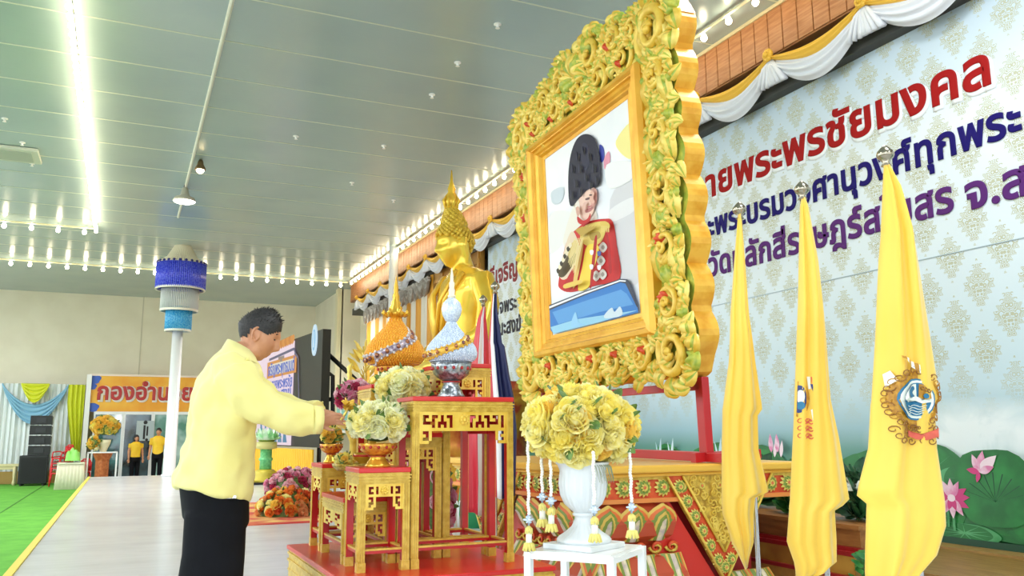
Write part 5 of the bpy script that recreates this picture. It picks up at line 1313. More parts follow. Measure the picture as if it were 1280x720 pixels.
# lotus corner block
LS2, LS1 = .57, 1.05
prof = [(-.02, .648), (.03, .60), (.045, .52), (.02, .44), (-.03, .40), (-.05, .37), (-.03, .335), (.03, .31), (.10, .22), (.13, .10), (.13, 0)]
b = MB(); b.rings([[V(q) for q in ((AX0 - o_, AY0 - o_, z), (AX0 + LS2 + o_ * .6, AY0 - o_, z), (AX0 + LS2 + o_ * .6, AY0 + .2, z), (AX0 + .2, AY0 + .2, z), (AX0 + .2, AY0 + LS1 + o_ * .6, z), (AX0 - o_, AY0 + LS1 + o_ * .6, z))] for o_, z in prof]); ab(b, 'lotus_core', mat('lotus_core_red', (186, 70, 34), .45))
def lotus_row(b, F, s0, s1, n, z0, z1, fx, up=True):
    w = (s1 - s0) / n / 2 * (1.22 if up else 1.06)
    for k in range(n):
        sc_ = s0 + (s1 - s0) * (k + .5) / n
        for li, (ws, hs, m, o_) in enumerate(((1.0, 1.0, 0, .0), (.86, .93, 1, .008), (.72, .87, 2, .014), (.56, .79, 0, .020), (.42, .70, 2, .026), (.26, .60, 3, .032))):
            def fn(u, v, ws=ws, hs=hs, o_=o_):
                s = (v - .5) * 2; sh = (1 - max(0, (u - .5) / .5) ** 2.6) if up else (1 - max(0, (u - .62) / .38) ** 2.4)
                return F.p(sc_ + s * w * ws * max(.02, sh), z0 + (z1 - z0) * u * hs, fx(u * hs) + o_ + .022 * (1 - s * s) + .05 * max(0, u - .75) * (1 if up else .3))
            b.surf(fn, 8, 6, m)
PM = [mat('petal_gilding', (222, 184, 84), .4, .05), mat('petal_orange', (226, 112, 52), .45), mat('petal_green', (126, 146, 60), .45), mat('petal_pale', (230, 214, 180), .45, 0, (196, 180, 170), 20)]
up_ = lambda u: -.045 + .085 * math.sin(u * 1.9); dn_ = lambda u: .0 + .135 * math.sin(u * 1.5)
b = MB()
lotus_row(b, F2, -.02, LS2 + .02, 3, .405, .645, up_); lotus_row(b, F2, -.10, LS2 + .08, 4, .325, 0, dn_, False)
lotus_row(b, F1, -.02, LS1 + .02, 5, .405, .645, up_); lotus_row(b, F1, -.10, LS1 + .08, 6, .325, 0, dn_, False)
ab(b, 'lotus_petals', PM, smooth=True)
b = MB()
for F, ln in ((F2, LS2), (F1, LS1)):                            # running scrolls in the waist
    s_ = .02
    while s_ < ln:
        for q in (-1, 1):
            pts = [F.p(s_ + .06 + q * .045 * (1 - k / 16) * math.cos(k * .5), .365 + .034 * (1 - k / 16) * math.sin(k * .5) * q, .0 + .02 * math.sin(k / 12 * PI)) for k in range(14)]
            b.tube(pts, [.012 - .0005 * k for k in range(14)], 6, 0 if q > 0 else 1)
        s_ += .125
ab(b, 'waist_scrolls', [ORANGE, GOLD], smooth=True)
# hanging triangular cloth panels: red flank, flower bordered band, gilt centre
def vpanel(F, a0, a1, apex, flank):
    def pl(b, pts, o, th, m=0, ms=None): b.prism(pts, F.p(0, 0, o), F.e, (0, 0, 1), F.n * th, m, ms)
    zt_ = zf0 - .02 + .15; mid = (a0 + a1) / 2; hw = (a1 - a0) / 2
    b = MB(); pl(b, [(flank, zf0), (a0 + .02, zf0), (mid - .02, apex - .02), (mid - .02, 0), (flank, 0)], -.06, .05); ab(b, 'red_flank', mat('altar_red', (206, 44, 30), .35))
    ze = zf1
    b = MB(); pl(b, [(a0, ze), (a1, ze), (mid, apex)], -.01, .03, 0, 1); ab(b, 'border_band', [ORANGE, GOLD])
    g = .125; b = MB(); pl(b, [(a0 + g, ze), (a1 - g, ze), (mid, apex + .19)], .02, .012, 0); ab(b, 'gilt_panel', mat('gilt_scroll_panel', (224, 184, 70), .35, .15, (176, 132, 40), 26, .8, 26))
    b = MB()
    for sa, sb, zb_ in ((a0 + g, mid, apex + .19), (a1 - g, mid, apex + .19), (a0, mid, apex), (a1, mid, apex)): b.tube([F.p(sa, ze, .034), F.p(sb, zb_, .034)], .010, 6)
    rnd = random.Random(2)
    for k in range(60):
        z = apex + .24 + (ze - apex - .26) * rnd.random(); w = (z - apex - .21) / (ze - apex - .19) * (hw - g); s = mid + (rnd.random() * 2 - 1) * w; a0_ = rnd.random() * 6; sg = rnd.choice((-1, 1)); r = .03
        b.tube([F.p(s + r * (1 - i / 9) * math.cos(a0_ + sg * i * .8), z + r * (1 - i / 9) * math.sin(a0_ + sg * i * .8), .036) for i in range(9)], .006, 5)
    ab(b, 'gilt_edging', GOLDL, smooth=True)
    b = MB()
    for k in range(6):
        t_ = (k + .5) / 6.3; z = ze - .02 - (ze - apex - .08) * t_
        for q in (-1, 1): disc_flower(b, F.p(mid + q * (hw - .068) * (1 - t_ * .98), z, .022), .048, F.n)
    disc_flower(b, F.p(mid, apex + .09, .022), .044, F.n); ab(b, 'border_flowers', FLM, smooth=True)
vpanel(F2, .545, 1.42, .12, LS2 - .1); vpanel(F1, 1.02, 2.15, .12, LS1 - .1)
b = MB(); lotus_row(b, F2, 1.02, 1.42, 2, .17, 0, lambda u: -.06 + .12 * math.sin(u * 1.5), False); ab(b, 'low_petals', PM, smooth=True)

# ================================================================== ROSE URN ON WHITE WIRE STAND
UC = PT(733, 690, 3.36); ux, uy = UC.x, UC.y; ZS = .645
t = thing('urn_stand', 'white square metal stand under the white urn', 'stand', (ux, uy, 0), R_(38)); hw = .172
b = MB(); b.box(-hw, hw, -hw, hw, ZS - .012, ZS); b.build('top_plate', WHITE, t)
for sx in (-1, 1):
    for sy in (-1, 1):
        b = MB(); b.box(sx * hw - .014, sx * hw + .014, sy * hw - .014, sy * hw + .014, 0, ZS - .004); b.build('leg', WHITE, t)
for a in (0, 1, 2, 3):
    b = MB(); M = Matrix.Rotation(a * PI / 2, 4, 'Z'); b.box(-hw, hw, -hw - .01, -hw + .01, ZS - .03, ZS - .01, M=M); b.build('rail', WHITE, t)
    b = MB(); b.box(-hw, hw, -hw - .007, -hw + .007, .06, .074, M=M); b.build('stretcher', WHITE, t)
t = thing('white_urn', 'white fluted pedestal urn holding the big yellow rose arrangement', 'urn', (ux - .01, uy, ZS)); U_ = mat('white_urn_glaze', (222, 227, 230), .3)
b = MB(); M = Matrix.Rotation(R_(25), 4, 'Z'); b.box(-.118, .118, -.118, .118, 0, .022, M=M); b.build('plinth', U_, t, bevel=.004)
b = MB(); flu = lambda j, n, z: 1 + (.035 * math.cos(j * 2 * PI / 4) if .15 < z < .3 or .04 < z < .1 else 0)
b.lathe([(.002, .02), (.105, .02), (.11, .034), (.098, .045), (.072, .062), (.046, .085), (.036, .112), (.035, .122), (.044, .126), (.044, .134), (.036, .138)], 96, fl=flu); b.build('foot', U_, t, True)
b = MB(); b.lathe([(.036, .136), (.05, .146), (.074, .170), (.09, .205), (.096, .25), (.093, .30), (.102, .325), (.108, .328), (.108, .336), (.09, .336), (.08, .30), (.002, .28)], 96, fl=flu); b.build('bowl', U_, t, True)
t = thing('rose_arrangement', 'huge dome of yellow roses filling the white urn', 'flowers', (ux - .01, uy, ZS + .336), 0, 'rose arrangements')
bouquet(t, (0, 0, .136), .246, .21, .176, 96, .062, [M_Y, M_YL, M_Y, M_YL, M_Y, M_YL, M_YO], 77, zmin=-.74, leaves=34, var=.34)
b = MB(); rnd = random.Random(6)
for k in range(16):
    a = -1.6 + rnd.random() * 1.2; b.tube([(.09 * math.cos(a), .09 * math.sin(a), .0), (.115 * math.cos(a), .115 * math.sin(a), -.02), (.125 * math.cos(a + .1), .12 * math.sin(a + .1), -.05 - .04 * rnd.random())], [.002, .002, .001], 4)
b.build('trailing_sprigs', mat('silver_sprig', (150, 160, 130), .5), t, True)
GW = mat('white_jasmine', (246, 244, 232), .6); GS_ = mat('crystal_star', (210, 224, 240), .15, .3)
def garland(label, px, ya, yb, d):
    A0 = PT(px, ya, d); k_ = d / FPX; L = (yb - ya) * k_
    t = thing('flower_garland', label, 'garland', A0, 0, 'jasmine garlands hanging from the rose dome')
    b = MB(); n = int((L - .12) / .011)
    for k in range(n): b.sphere((.002 * math.sin(k), 0, -k * .011), .0075, 7, 5)
    b.build('jasmine_strand', GW, t, True); z = -n * .011
    b = MB()
    for k in range(8):
        a = 2 * PI * k / 8; r = .024 if k % 2 == 0 else .016; b.tube([(0, 0, z - .012), (r * math.cos(a), 0, z - .012 + r * 1.15 * math.sin(a))], [.009, .003], 5)
        b.tube([(0, 0, z - .012), (0, r * math.cos(a), z - .012 + r * 1.15 * math.sin(a))], [.009, .003], 5)
    b.sphere((0, -.008, z - .012), .009, 7, 5); b.build('crystal_star', GS_, t, True)
    b = MB()
    for k in range(8):
        a = 2 * PI * k / 8; b.tube([(0, 0, z - .036), (.010 * math.cos(a), .010 * math.sin(a), z - .048), (.014 * math.cos(a), .014 * math.sin(a), z - .066)], [.003, .006, .003], 5)
    b.build('yellow_bloom', M_Y, t, True)
    b = MB(); b.tube([(0, 0, z - .06), (0, 0, z - .10)], [.012, .013], 8); b.build('white_bud', GW, t, True)
    b = MB()
    for k in range(10):
        a = 2 * PI * k / 10; b.tube([(0, 0, z - .096), (.014 * math.cos(a), .014 * math.sin(a), z - .106), (.024 * math.cos(a), .024 * math.sin(a), z - .130)], [.004, .0075, .004], 5)
    b.build('yellow_tassel', M_Y, t, True)
garland('garland at the far left of the rose dome', 660, 546, 683, 3.36)
garland('left of the two close garlands beside the urn', 677, 562, 655, 3.44)
garland('right of the two close garlands beside the urn', 688, 562, 660, 3.36)
garland('garland hanging in front of the white urn bowl', 741.5, 566, 672, 3.20)
garland('garland hanging at the right of the white urn', 787, 552, 668, 3.36)

# ================================================================== FLAGS
YF = mat('yellow_flag_silk', (250, 210, 82), .5, 0, (247, 201, 68), 1.6, sheen=.3)
def flag(label, d, top_y, rows, mats, bands=None, dep=.05, px_top=None, base=True, H0=0, seed=1, cat_group=None, name='ceremonial_flag'):
    """rows: (y, left, right) as seen; the cloth hangs as a folded tube round its pole."""
    ptop = PT(px_top, top_y, d); x, y = ptop.x, ptop.y
    t = thing(name, label, 'flag', (x, y, 0), 0, cat_group)
    b = MB(); b.tube([(0, 0, .02), (0, 0, ptop.z - .03)], .011, 10); b.build('pole', CHROME, t, True)
    b = MB(); b.lathe([(.008, ptop.z - .075), (.02, ptop.z - .07), (.012, ptop.z - .055), (.03, ptop.z - .036), (.034, ptop.z - .026), (.03, ptop.z - .012), (.012, ptop.z + .008), (.001, ptop.z + .016)], 20); b.build('finial', mat('steel_finial', (170, 160, 140), .2, .9), t, True)
    b = MB(); b.lathe([(.002, 0), (.15, 0), (.15, .012), (.03, .03), (.02, .08), (.012, .085)], 28); b.build('base', CHROME, t, True)
    nrm = V((-CF.x, -CF.y, 0)).normalized(); rt = V((CR.x, CR.y, 0)).normalized()
    def PV(px, py): q = ray(px, py); return CAM + q * ((ptop - CAM).dot(nrm) / q.dot(nrm))
    fine = []
    for a, c in zip(rows, rows[1:]):
        n = max(1, int(abs(c[0] - a[0]) / 9))
        for k in range(n): s = k / n; fine.append(tuple(a[i] + (c[i] - a[i]) * s for i in range(3)))
    fine.append(rows[-1]); n = 48; rnd = random.Random(seed); ph = [rnd.random() * 6 for _ in range(4)]
    rr = []; info = []
    for ri, (yy, l, r) in enumerate(fine):
        L, Rp = PV(l, yy), PV(r, yy); c = (L + Rp) / 2; hw = (Rp - L).dot(rt) / 2; t_ = ri / len(fine)
        w_ = min(dep, hw * .9); ring = []; c = c + nrm * (w_ * 1.25)
        def off(s, front):
            f = math.sin(2.4 * s + ph[0] + t_ * 1.2) * .55 + .5 * math.sin(5.2 * s + ph[1] - t_ * 1.4) + .3 * math.sin(9.5 * s + ph[2] + t_)
            return w_ * (math.sqrt(max(0, 1 - s * s)) * (1 if front else -1) + .8 * f * (1 - .6 * s * s))
        for j in range(n):
            a = 2 * PI * j / n; s = math.cos(a); ring.append(c + rt * (s * hw) + nrm * off(s, math.sin(a) >= 0) + V((0, 0, .012 * math.sin(3 * s + ph[3]) * (ri == len(fine) - 1))))
        rr.append(ring); info.append((yy, c, hw, off))
    b = MB(); i0 = 0; b.rings(rr)
    if bands:
        for i in range(len(rr) - 1):
            for j in range(n):
                s = (math.cos(2 * PI * (j + .5) / n) + 1) / 2
                for k, (lim) in enumerate(bands):
                    if s <= lim[0]: b.m[i * n + j] = lim[1]; break
    cl = b.build('cloth', mats, t, True, w=True)
    def surf(px, py, o=.004):
        k = max(0, min(len(info) - 2, max([q for q in range(len(info)) if info[q][0] <= py] or [0]))); A_, B2 = info[k], info[k + 1]
        p = PV(px, py); f_ = max(0, min(1, (py - A_[0]) / (B2[0] - A_[0]))); out = V((0, 0, 0))
        for I, w in ((A_, 1 - f_), (B2, f_)):
            yy, c, hw, off = I; s = max(-.97, min(.97, (p - c).dot(rt) / hw)); out += (c + rt * (s * hw) + V((0, 0, p.z - c.z)) + nrm * (off(s, True) + o * 1.7)) * w
        return out
    return t, cl, surf
def emb_poly(b, surf, pts, m, o):
    cx = sum(p[0] for p in pts) / len(pts); cy = sum(p[1] for p in pts) / len(pts); n = len(pts)
    base = len(b.v); K = 3
    b.v.append(surf(cx, cy, o))
    for k in range(1, K + 1):
        for p in pts: b.v.append(surf(cx + (p[0] - cx) * k / K, cy + (p[1] - cy) * k / K, o))
    for j in range(n):
        b.f.append((base, base + 1 + (j + 1) % n, base + 1 + j)); b.m.append(m)
        for k in range(K - 1):
            q = base + 1 + k * n; b.f.append((q + j, q + (j + 1) % n, q + n + (j + 1) % n, q + n + j)); b.m.append(m)
def ring_pts(cx, cy, rx, ry, n=24, a0=0): return [(cx + rx * math.cos(a0 + 2 * PI * k / n), cy + ry * math.sin(a0 + 2 * PI * k / n)) for k in range(n)]
EM = [mat('emblem_blue', (40, 120, 160), .5), mat('emblem_white', (236, 240, 226), .5), mat('emblem_gold', (206, 150, 36), .5, 0, (178, 120, 24), 60), mat('emblem_red', (226, 100, 80), .5), mat('emblem_brown', (150, 100, 40), .5), mat('emblem_navy', (40, 60, 120), .5)]
def scrollpx(b, surf, x, y, r, d, m, o=.007):
    pts = [surf(x + r * (1 - k / 14) * math.cos(d * k * .6), y + r * (1 - k / 14) * math.sin(d * k * .6), o) for k in range(12)]; b.tube(pts, .0022, 4, m)
FG = 'yellow ceremonial flags on steel poles'
t, cl, sf = flag('yellow flag nearest the camera, blue round emblem facing out', 3.28, 186, [(208, 1103, 1110), (240, 1099, 1120), (330, 1091, 1136), (420, 1087, 1151), (470, 1084, 1159), (500, 1082, 1163), (506, 1081, 1157), (560, 1078, 1160), (605, 1066, 1167), (618, 1064, 1169), (628, 1076, 1170), (655, 1075, 1171), (690, 1074, 1160), (712, 1074, 1140), (735, 1076, 1120)], YF, px_top=1106, cat_group=FG)
b = MB(); cx, cy = 1125, 501
emb_poly(b, sf, ring_pts(cx, cy, 33, 34), 2, .004); emb_poly(b, sf, ring_pts(cx, cy, 25.5, 25), 0, .007); emb_poly(b, sf, ring_pts(cx, cy, 23.5, 23), 1, .009); emb_poly(b, sf, ring_pts(cx, cy, 20, 20), 0, .011)
def arcp(x, y, rx, ry, a0, a1, n=12): return [(x + rx * math.cos(R_(a0 + (a1 - a0) * k / n)), y + ry * math.sin(R_(a0 + (a1 - a0) * k / n))) for k in range(n + 1)]
emb_poly(b, sf, arcp(1124, 501, 19, 18.5, 180, 268) + [(1124, 503), (1106, 503)], 1, .013)          # pale upper left field
emb_poly(b, sf, arcp(1126, 501, 19, 18.5, 272, 360) + [(1144, 503), (1126, 503)], 2, .013)          # gold upper right field
emb_poly(b, sf, arcp(1117, 493, 8, 7.5, 70, 290) + arcp(1119, 493, 4.5, 4.5, 290, 70), 0, .016)     # curl
emb_poly(b, sf, [(1107, 501), (1122, 497), (1134, 502), (1144, 500), (1144, 504), (1130, 506), (1118, 502), (1107, 505)], 1, .016)
emb_poly(b, sf, arcp(1136, 497, 5, 3.2, 0, 330), 0, .016)
for q in range(3): scrollpx(b, sf, 1130 + 5 * q, 487 + 1.5 * q, 3.4, 1, 4, .017)
for q in range(4): b.tube([sf(1108 + 3 * i + q, 509 + 3 * q + 1.2 * math.sin(i * 1.2 + q), .017) for i in range(11 - q)], .0014, 4, 1)
for k in range(30):
    a = 2 * PI * k / 30; scrollpx(b, sf, cx + 34 * math.cos(a), cy + 35 * math.sin(a), 5.5, 1 if k % 2 else -1, 4 if k % 3 else 2)
for k in range(6): emb_poly(b, sf, [(1103 + 5 * k, 449 + 2 * k), (1107 + 5 * k, 450 + 2 * k), (1109 + 5 * k, 454 + 3.6 * k), (1104 + 5 * k, 452 + 3.4 * k)], 1 if k % 2 else 2, .008)
emb_poly(b, sf, [(1090, 470), (1096, 466), (1101, 478), (1092, 486)], 1, .007)
emb_poly(b, sf, [(1111, 538), (1128, 543), (1142, 540), (1158, 535), (1156, 546), (1140, 550), (1124, 549), (1112, 545)], 3, .011)
for k in range(14): scrollpx(b, sf, 1096 + 4.6 * k, 537 + (k % 3) * 7, 5, 1 if k % 2 else -1, 4)
b.build('printed_emblem', EM, cl, True, w=True)
t, cl, sf = flag('middle yellow flag, emblem half hidden at its left edge', 3.73, 230, [(248, 1001, 1006), (260, 998, 1009), (330, 994, 1019), (420, 990, 1027), (500, 987, 1033), (546, 985, 1043), (600, 982, 1052), (623, 981, 1056), (631, 980, 1048), (637, 980, 1038), (674, 977, 1040), (700, 986, 1040), (722, 990, 1012)], YF, px_top=1002, cat_group=FG, seed=4)
b = MB()
emb_poly(b, sf, ring_pts(988, 500, 13, 22, 20), 2, .005); emb_poly(b, sf, ring_pts(988.5, 500, 8, 17, 20), 5, .008); emb_poly(b, sf, ring_pts(990, 497, 4, 8, 16), 1, .010); emb_poly(b, sf, ring_pts(990, 508, 4, 5, 14), 0, .011)
for k in range(5): emb_poly(b, sf, [(997 + 5 * k, 473 + .2 * k), (1001 + 5 * k, 473), (1002 + 4 * k, 488 - 2.2 * k), (999 + 4.4 * k, 488 - 2 * k)], 3 if k % 2 else 1, .008)
emb_poly(b, sf, [(1001, 482), (1006, 482), (1009, 492), (1005, 494)], 5, .010); emb_poly(b, sf, ring_pts(1011, 496, 4, 5, 12), 1, .010)
for k in range(5): emb_poly(b, sf, [(1002 + 4 * k, 513 - 1.2 * k), (1005 + 4 * k, 512 - 1.2 * k), (1007 + 4 * k, 524 - 3 * k), (1004 + 4 * k, 526 - 3 * k)], 4 if k % 2 else 1, .008)
for k in range(12): scrollpx(b, sf, 990 + (k % 4) * 4, 527 + (k // 4) * 9, 4, 1 if k % 2 else -1, 3)
b.build('printed_emblem', EM, cl, True, w=True)
t, cl, sf = flag('farthest yellow flag, nearest the carved frame, folded emblem at its left edge', 4.07, 256, [(268, 922, 926), (303, 918, 928), (396, 909, 933), (454, 906, 940), (506, 899, 948), (512, 898, 948.5), (520, 898, 943), (563, 897, 944), (600, 897, 953), (614, 897, 956), (621, 897, 940), (640, 898, 938), (676, 910, 938), (695, 922, 935), (708, 930, 934)], YF, px_top=924, cat_group=FG, seed=7)
b = MB(); emb_poly(b, sf, [(899, 488), (906, 486), (908, 515), (905, 543), (898.5, 545)], 3, .006)
for k in range(10): scrollpx(b, sf, 902 + (k % 2) * 3, 490 + k * 5.4, 3, 1 if k % 2 else -1, 2, .009)
b.build('printed_emblem', EM, cl, True, w=True)
TF = [mat('flag_red', (206, 40, 56), .5), mat('flag_white', (240, 240, 242), .5), mat('flag_navy', (30, 36, 84), .5)]
flag('striped red, white and navy flag behind tallest gilded table, left one of pair', 6.6, 371, [(384, 603, 607), (400, 597, 608), (430, 592, 611), (470, 586, 614), (520, 583, 618), (600, 584, 620), (640, 586, 616)], TF, bands=[(.42, 0), (.72, 1), (1.0, 0)], px_top=604, dep=.08, cat_group='national flags behind the tables', seed=3, name='national_flag')
flag('striped red, white and navy flag right of the tallest gilded table, beside frame', 6.0, 354, [(368, 616, 621), (390, 614, 622), (430, 611, 628), (434, 611, 631), (470, 612, 637), (495, 613, 642), (540, 616, 646), (620, 618, 644)], TF, bands=[(.16, 0), (.34, 1), (1.0, 2)], px_top=619, dep=.08, cat_group='national flags behind the tables', seed=5, name='national_flag')

# ================================================================== PLANTER AND PLANTS AT THE RIGHT
t = thing('stepped_planter', 'stepped brown wooden planter box behind the yellow flags', 'planter', (4.88, 5.2, 0))
b = MB(); b.box(-.35, .18, -.85, .85, 0, .44); b.box(-.38, .18, -.87, .87, .44, .47); b.build('box', mat('planter_wood', (168, 110, 56), .45, 0, (140, 86, 40), 5, .1, 20, stretch=(4, .6, 4)), t)
b = MB(); b.box(-.41, -.35, -.85, .85, .10, .27); b.box(-.44, -.41, -.85, .85, 0, .12); b.build('step', mat('ochre_step', (190, 140, 56), .4, 0, (160, 100, 40), 4), t)
b = MB(); b.box(-.42, -.35, -.87, .87, .27, .30); b.box(-.39, -.35, -.87, .87, .30, .325); b.box(-.445, -.41, -.87, .87, .12, .145); b.build('red_edging', mat('dark_red_edging', (150, 26, 28), .4), t)
def leafy(label, loc, n, L, h, m, seed, grp=None, flower=None):
    t = thing('leafy_plant', label, 'plant', loc, 0, grp); rnd = random.Random(seed); b = MB(); s = MB()
    for k in range(n):
        a = rnd.random() * 2 * PI; z = h * rnd.random(); r = .25 * h * rnd.random(); c = V((r * math.cos(a), r * math.sin(a), z))
        s.tube([(0, 0, 0), c * .5 + V((0, 0, .02)), c], .004, 4, caps=False); leaf_mb(b, c, (math.cos(a), math.sin(a), rnd.uniform(-.2, .9)), L * (.7 + .6 * rnd.random()), L * .3)
    b.build('leaves', m, t, True); s.build('stem', mat('plant_stem', (70, 110, 50), .5), t)
    if flower:
        f = MB()
        for k in range(6):
            a = 2 * PI * k / 6; leaf_mb(f, flower, (math.cos(a), math.sin(a), .5), .14, .035)
        f.build('flower', mat('white_lily', (238, 240, 224), .45), t, True)
    return t
LG = mat('plant_leaf_green', (40, 110, 50), .45, 0, (80, 150, 64), 9); LD = mat('plant_leaf_dark', (26, 66, 40), .5, 0, (44, 96, 54), 9)
leafy('leafy green plant in the planter between first and middle yellow flags', (4.78, 5.2, .475), 70, .16, .30, LG, 1)
leafy('dark leafy plant with white lily right of the middle yellow flag', (4.8, 4.62, .47), 80, .16, .34, LD, 2, None, (-.1, -.1, .22))
leafy('bushy green plant on the floor at the near end of the planter', (4.40, 4.14, .0), 80, .10, .34, LG, 3)
leafy('dark leafy plant at the far end of the planter', (4.85, 5.8, .47), 60, .18, .3, LD, 4)
# green wrapped pot and white wire hoops under the far end of the altar
q = hx(590, 640, 3.7)
t = thing('wrapped_pot', 'green cloth wrapped pot glimpsed under the altar between table legs', 'pot', (3.9, q.y + .3, 0))
b = MB(); b.lathe([(.002, 0), (.2, 0), (.24, .25), (.22, .45), (.15, .5), (.002, .5)], 14, fl=lambda j, n, z: 1 + .08 * (j % 2)); b.build('pot', mat('green_wrap', (40, 140, 84), .5), t, True)
b = MB()
for k in range(5): b.tube([(-.3 + .05 * math.cos(a) * 0, -.3 + .12 * k + .06 * math.cos(a), .02 + .3 * math.sin(a)) for a in [PI * i / 10 for i in range(11)]], .008, 5)
b.build('wire_hoops', WHITE, t, True)
# ================================================================== PEOPLE
SKIN = mat('skin', (208, 152, 116), .5, 0, (192, 134, 100), 14, sss=.1); HAIR = mat('black_hair', (24, 22, 22), .6, 0, (46, 42, 40), 120)
YM = 4.15                                                       # the man's mid plane
def mp(px, py, y=YM): return hy(px, py, y)
def man():
    foot = mp(262, 605); bx = foot.x
    t = thing('person', 'man in pale yellow jacket and black trousers leaning over offerings', 'person', (bx, YM, 0))
    ear = mp(320, 421, YM)
    hc = ear + V((.012, 0, .012)); hc.y = YM
    Mh = Matrix.Translation(hc) @ Matrix.Rotation(R_(-6), 4, 'Z') @ Matrix.Rotation(R_(27), 4, 'Y') @ Matrix.Diagonal((1.0, 1.0, 1.06, 1))
    # jacket torso rings from seat to collar: (back px, front px, half width)
    T = [((218, 604), (312, 623), .205), ((222, 590), (314, 606), .205), ((229, 556), (318, 574), .205), ((236, 518), (321, 530), .205), ((242, 488), (324, 498), .210), ((249, 470), (326, 480), .215), ((257, 457), (327, 468), .205), ((267, 446), (325, 460), .165), ((277, 437), (322, 452), .105), ((283, 430), (319, 448), .078)]
    def tring(bk, ft, hw, k=1.0, n=36):
        B, F = mp(*bk), mp(*ft); c = (B + F) / 2; r = []
        for j in range(n):
            a = 2 * PI * j / n; cx, cy = math.cos(a), math.sin(a)
            r.append(c + (F - B) * .5 * cx * k + V((0, hw * k * (abs(cy) ** .85) * (1 if cy > 0 else -1), 0)))
        return r
    # --- body: one continuous surface
    b = MB(); add_head(b, Mh)
    nk0 = (mp(283, 432) + mp(318, 448)) / 2
    b.tube([nk0 + V((-.03, 0, -.10)), nk0 + V((0, 0, .0)), hc + V((-.03, 0, -.075)), hc + V((-.02, 0, -.02))], [.085, .066, .062, .062], 20)
    b.rings([tring(q[0], q[1], q[2], .84) for q in T[2:]])
    hip = (mp(222, 604) + mp(310, 622)) / 2
    ARM_R = [mp(292, 466, YM - .17), mp(308, 490, YM - .215), mp(330, 513, YM - .225), mp(364, 524, YM - .22), mp(398, 525, YM - .215)]
    ARM_L = [mp(298, 466, YM + .15), mp(318, 490, YM + .20), mp(340, 507, YM + .20), mp(368, 513, YM + .08), mp(400, 515, YM - .05)]
    for A in (ARM_R, ARM_L): b.tube(A, [.06, .055, .048, .042, .032], 14)
    w = ARM_R[-1]; d = (mp(432, 521, YM - .235) - w).normalized()
    Mr = Matrix.Translation(w) @ d.to_track_quat('X', 'Z').to_matrix().to_4x4() @ Matrix.Rotation(R_(-62), 4, 'X') @ Matrix.Rotation(R_(4), 4, 'Y')
    hand(b, Mr, .84, .34, .04, 1)
    w2 = ARM_L[-1]; d2 = (mp(430, 524, YM - .10) - w2).normalized()
    Ml = Matrix.Translation(w2) @ d2.to_track_quat('X', 'Z').to_matrix().to_4x4() @ Matrix.Rotation(R_(35), 4, 'X'); hand(b, Ml, .8, .3, .05, -1)
    for s in (-1, 1):
        x = hip.x + (-.035 if s < 0 else .03)
        b.tube([V((x, YM + s * .06, 1.05)), V((x, YM + s * .075, .86)), V((x, YM + s * .09, .5)), V((x - .02, YM + s * .1, .1)), V((x - .02, YM + s * .1, .05))], [.07, .07, .055, .045, .04], 12)
        b.tube([V((x - .06, YM + s * .1, .04)), V((x + .16, YM + s * .11, .035))], [.038, .036], 10)
    o = b.build('body', SKIN, t, True, w=True); remesh(o, .0042, 2, .4)
    # face details
    b = MB()
    for s in (-1, 1): b.tube([Mh @ V((.083 - .012 * k / 5, s * (.014 + .032 * k / 5), .030 + .006 * math.sin(k / 5 * PI))) for k in range(6)], [.004, .0056, .0056, .005, .004, .002], 6)
    b.build('eyebrow', HAIR, t, True, w=True)
    b = MB()
    for s in (-1, 1): b.tube([Mh @ V((.077 - .005 * abs(k - 2), s * (.018 + .007 * k), .008 - .002 * abs(k - 2))) for k in range(5)], [.002, .004, .0048, .004, .002], 6)
    b.build('eyelid', mat('dark_lash', (60, 40, 34), .6), t, True, w=True)
    b = MB(); b.tube([Mh @ V((.085 - .0022 * abs(k - 3) ** 1.5, (k - 3) * .007, -.065)) for k in range(7)], [.002, .004, .0055, .006, .0055, .004, .002], 6); b.build('lips', mat('lip', (186, 116, 104), .5), t, True, w=True)
    hb = hair_cap(Mh, .066, -.06, .006, .003, 3); hb.build('hair', HAIR, t, True, w=True)
    # --- jacket
    b = MB(); R0 = [tring(*q) for q in T]
    low = [p + V((0, 0, -.012)) for p in R0[0]]
    b.rings([low] + R0)
    b.tube(ARM_R, [.098, .090, .079, .073, .066], 22, caps=True); b.tube(ARM_L, [.095, .088, .078, .072, .066], 20)
    b.sphere(ARM_R[0] + V((.0, .02, .005)), .10, 14, 10); b.sphere(ARM_L[0], .10, 14, 10)
    o = b.build('jacket', None or mat('pale_yellow_jacket', (243, 233, 152), .62, 0, (238, 226, 140), 5, .5, 7, spec=.25, sheen=.2), t, True, w=True); remesh(o, .009, 7, .5)
    tx = bpy.data.textures.new('folds', 'CLOUDS'); tx.noise_scale = .2; tx.noise_depth = 1
    dm = o.modifiers.new('d', 'DISPLACE'); dm.texture = tx; dm.strength = .05; dm.mid_level = .55; dm.texture_coords = 'LOCAL'
    tx2 = bpy.data.textures.new('creases', 'CLOUDS'); tx2.noise_scale = .07; tx2.noise_depth = 0
    dm2 = o.modifiers.new('d2', 'DISPLACE'); dm2.texture = tx2; dm2.strength = .018; dm2.mid_level = .5; dm2.texture_coords = 'LOCAL'
    b = MB(); nb = tring((273, 442), (323, 457), .125, 1.0, 32); nt_ = tring((284, 424), (318, 443), .072, 1.0, 32); ni = tring((285, 425), (317, 443), .068, .94, 32); nl = tring((282, 433), (319, 450), .07, .9, 32)
    b.rings([nb, nt_, ni, nl], caps=False); o2 = b.build('collar', MATS['pale_yellow_jacket'], t, True, w=True)
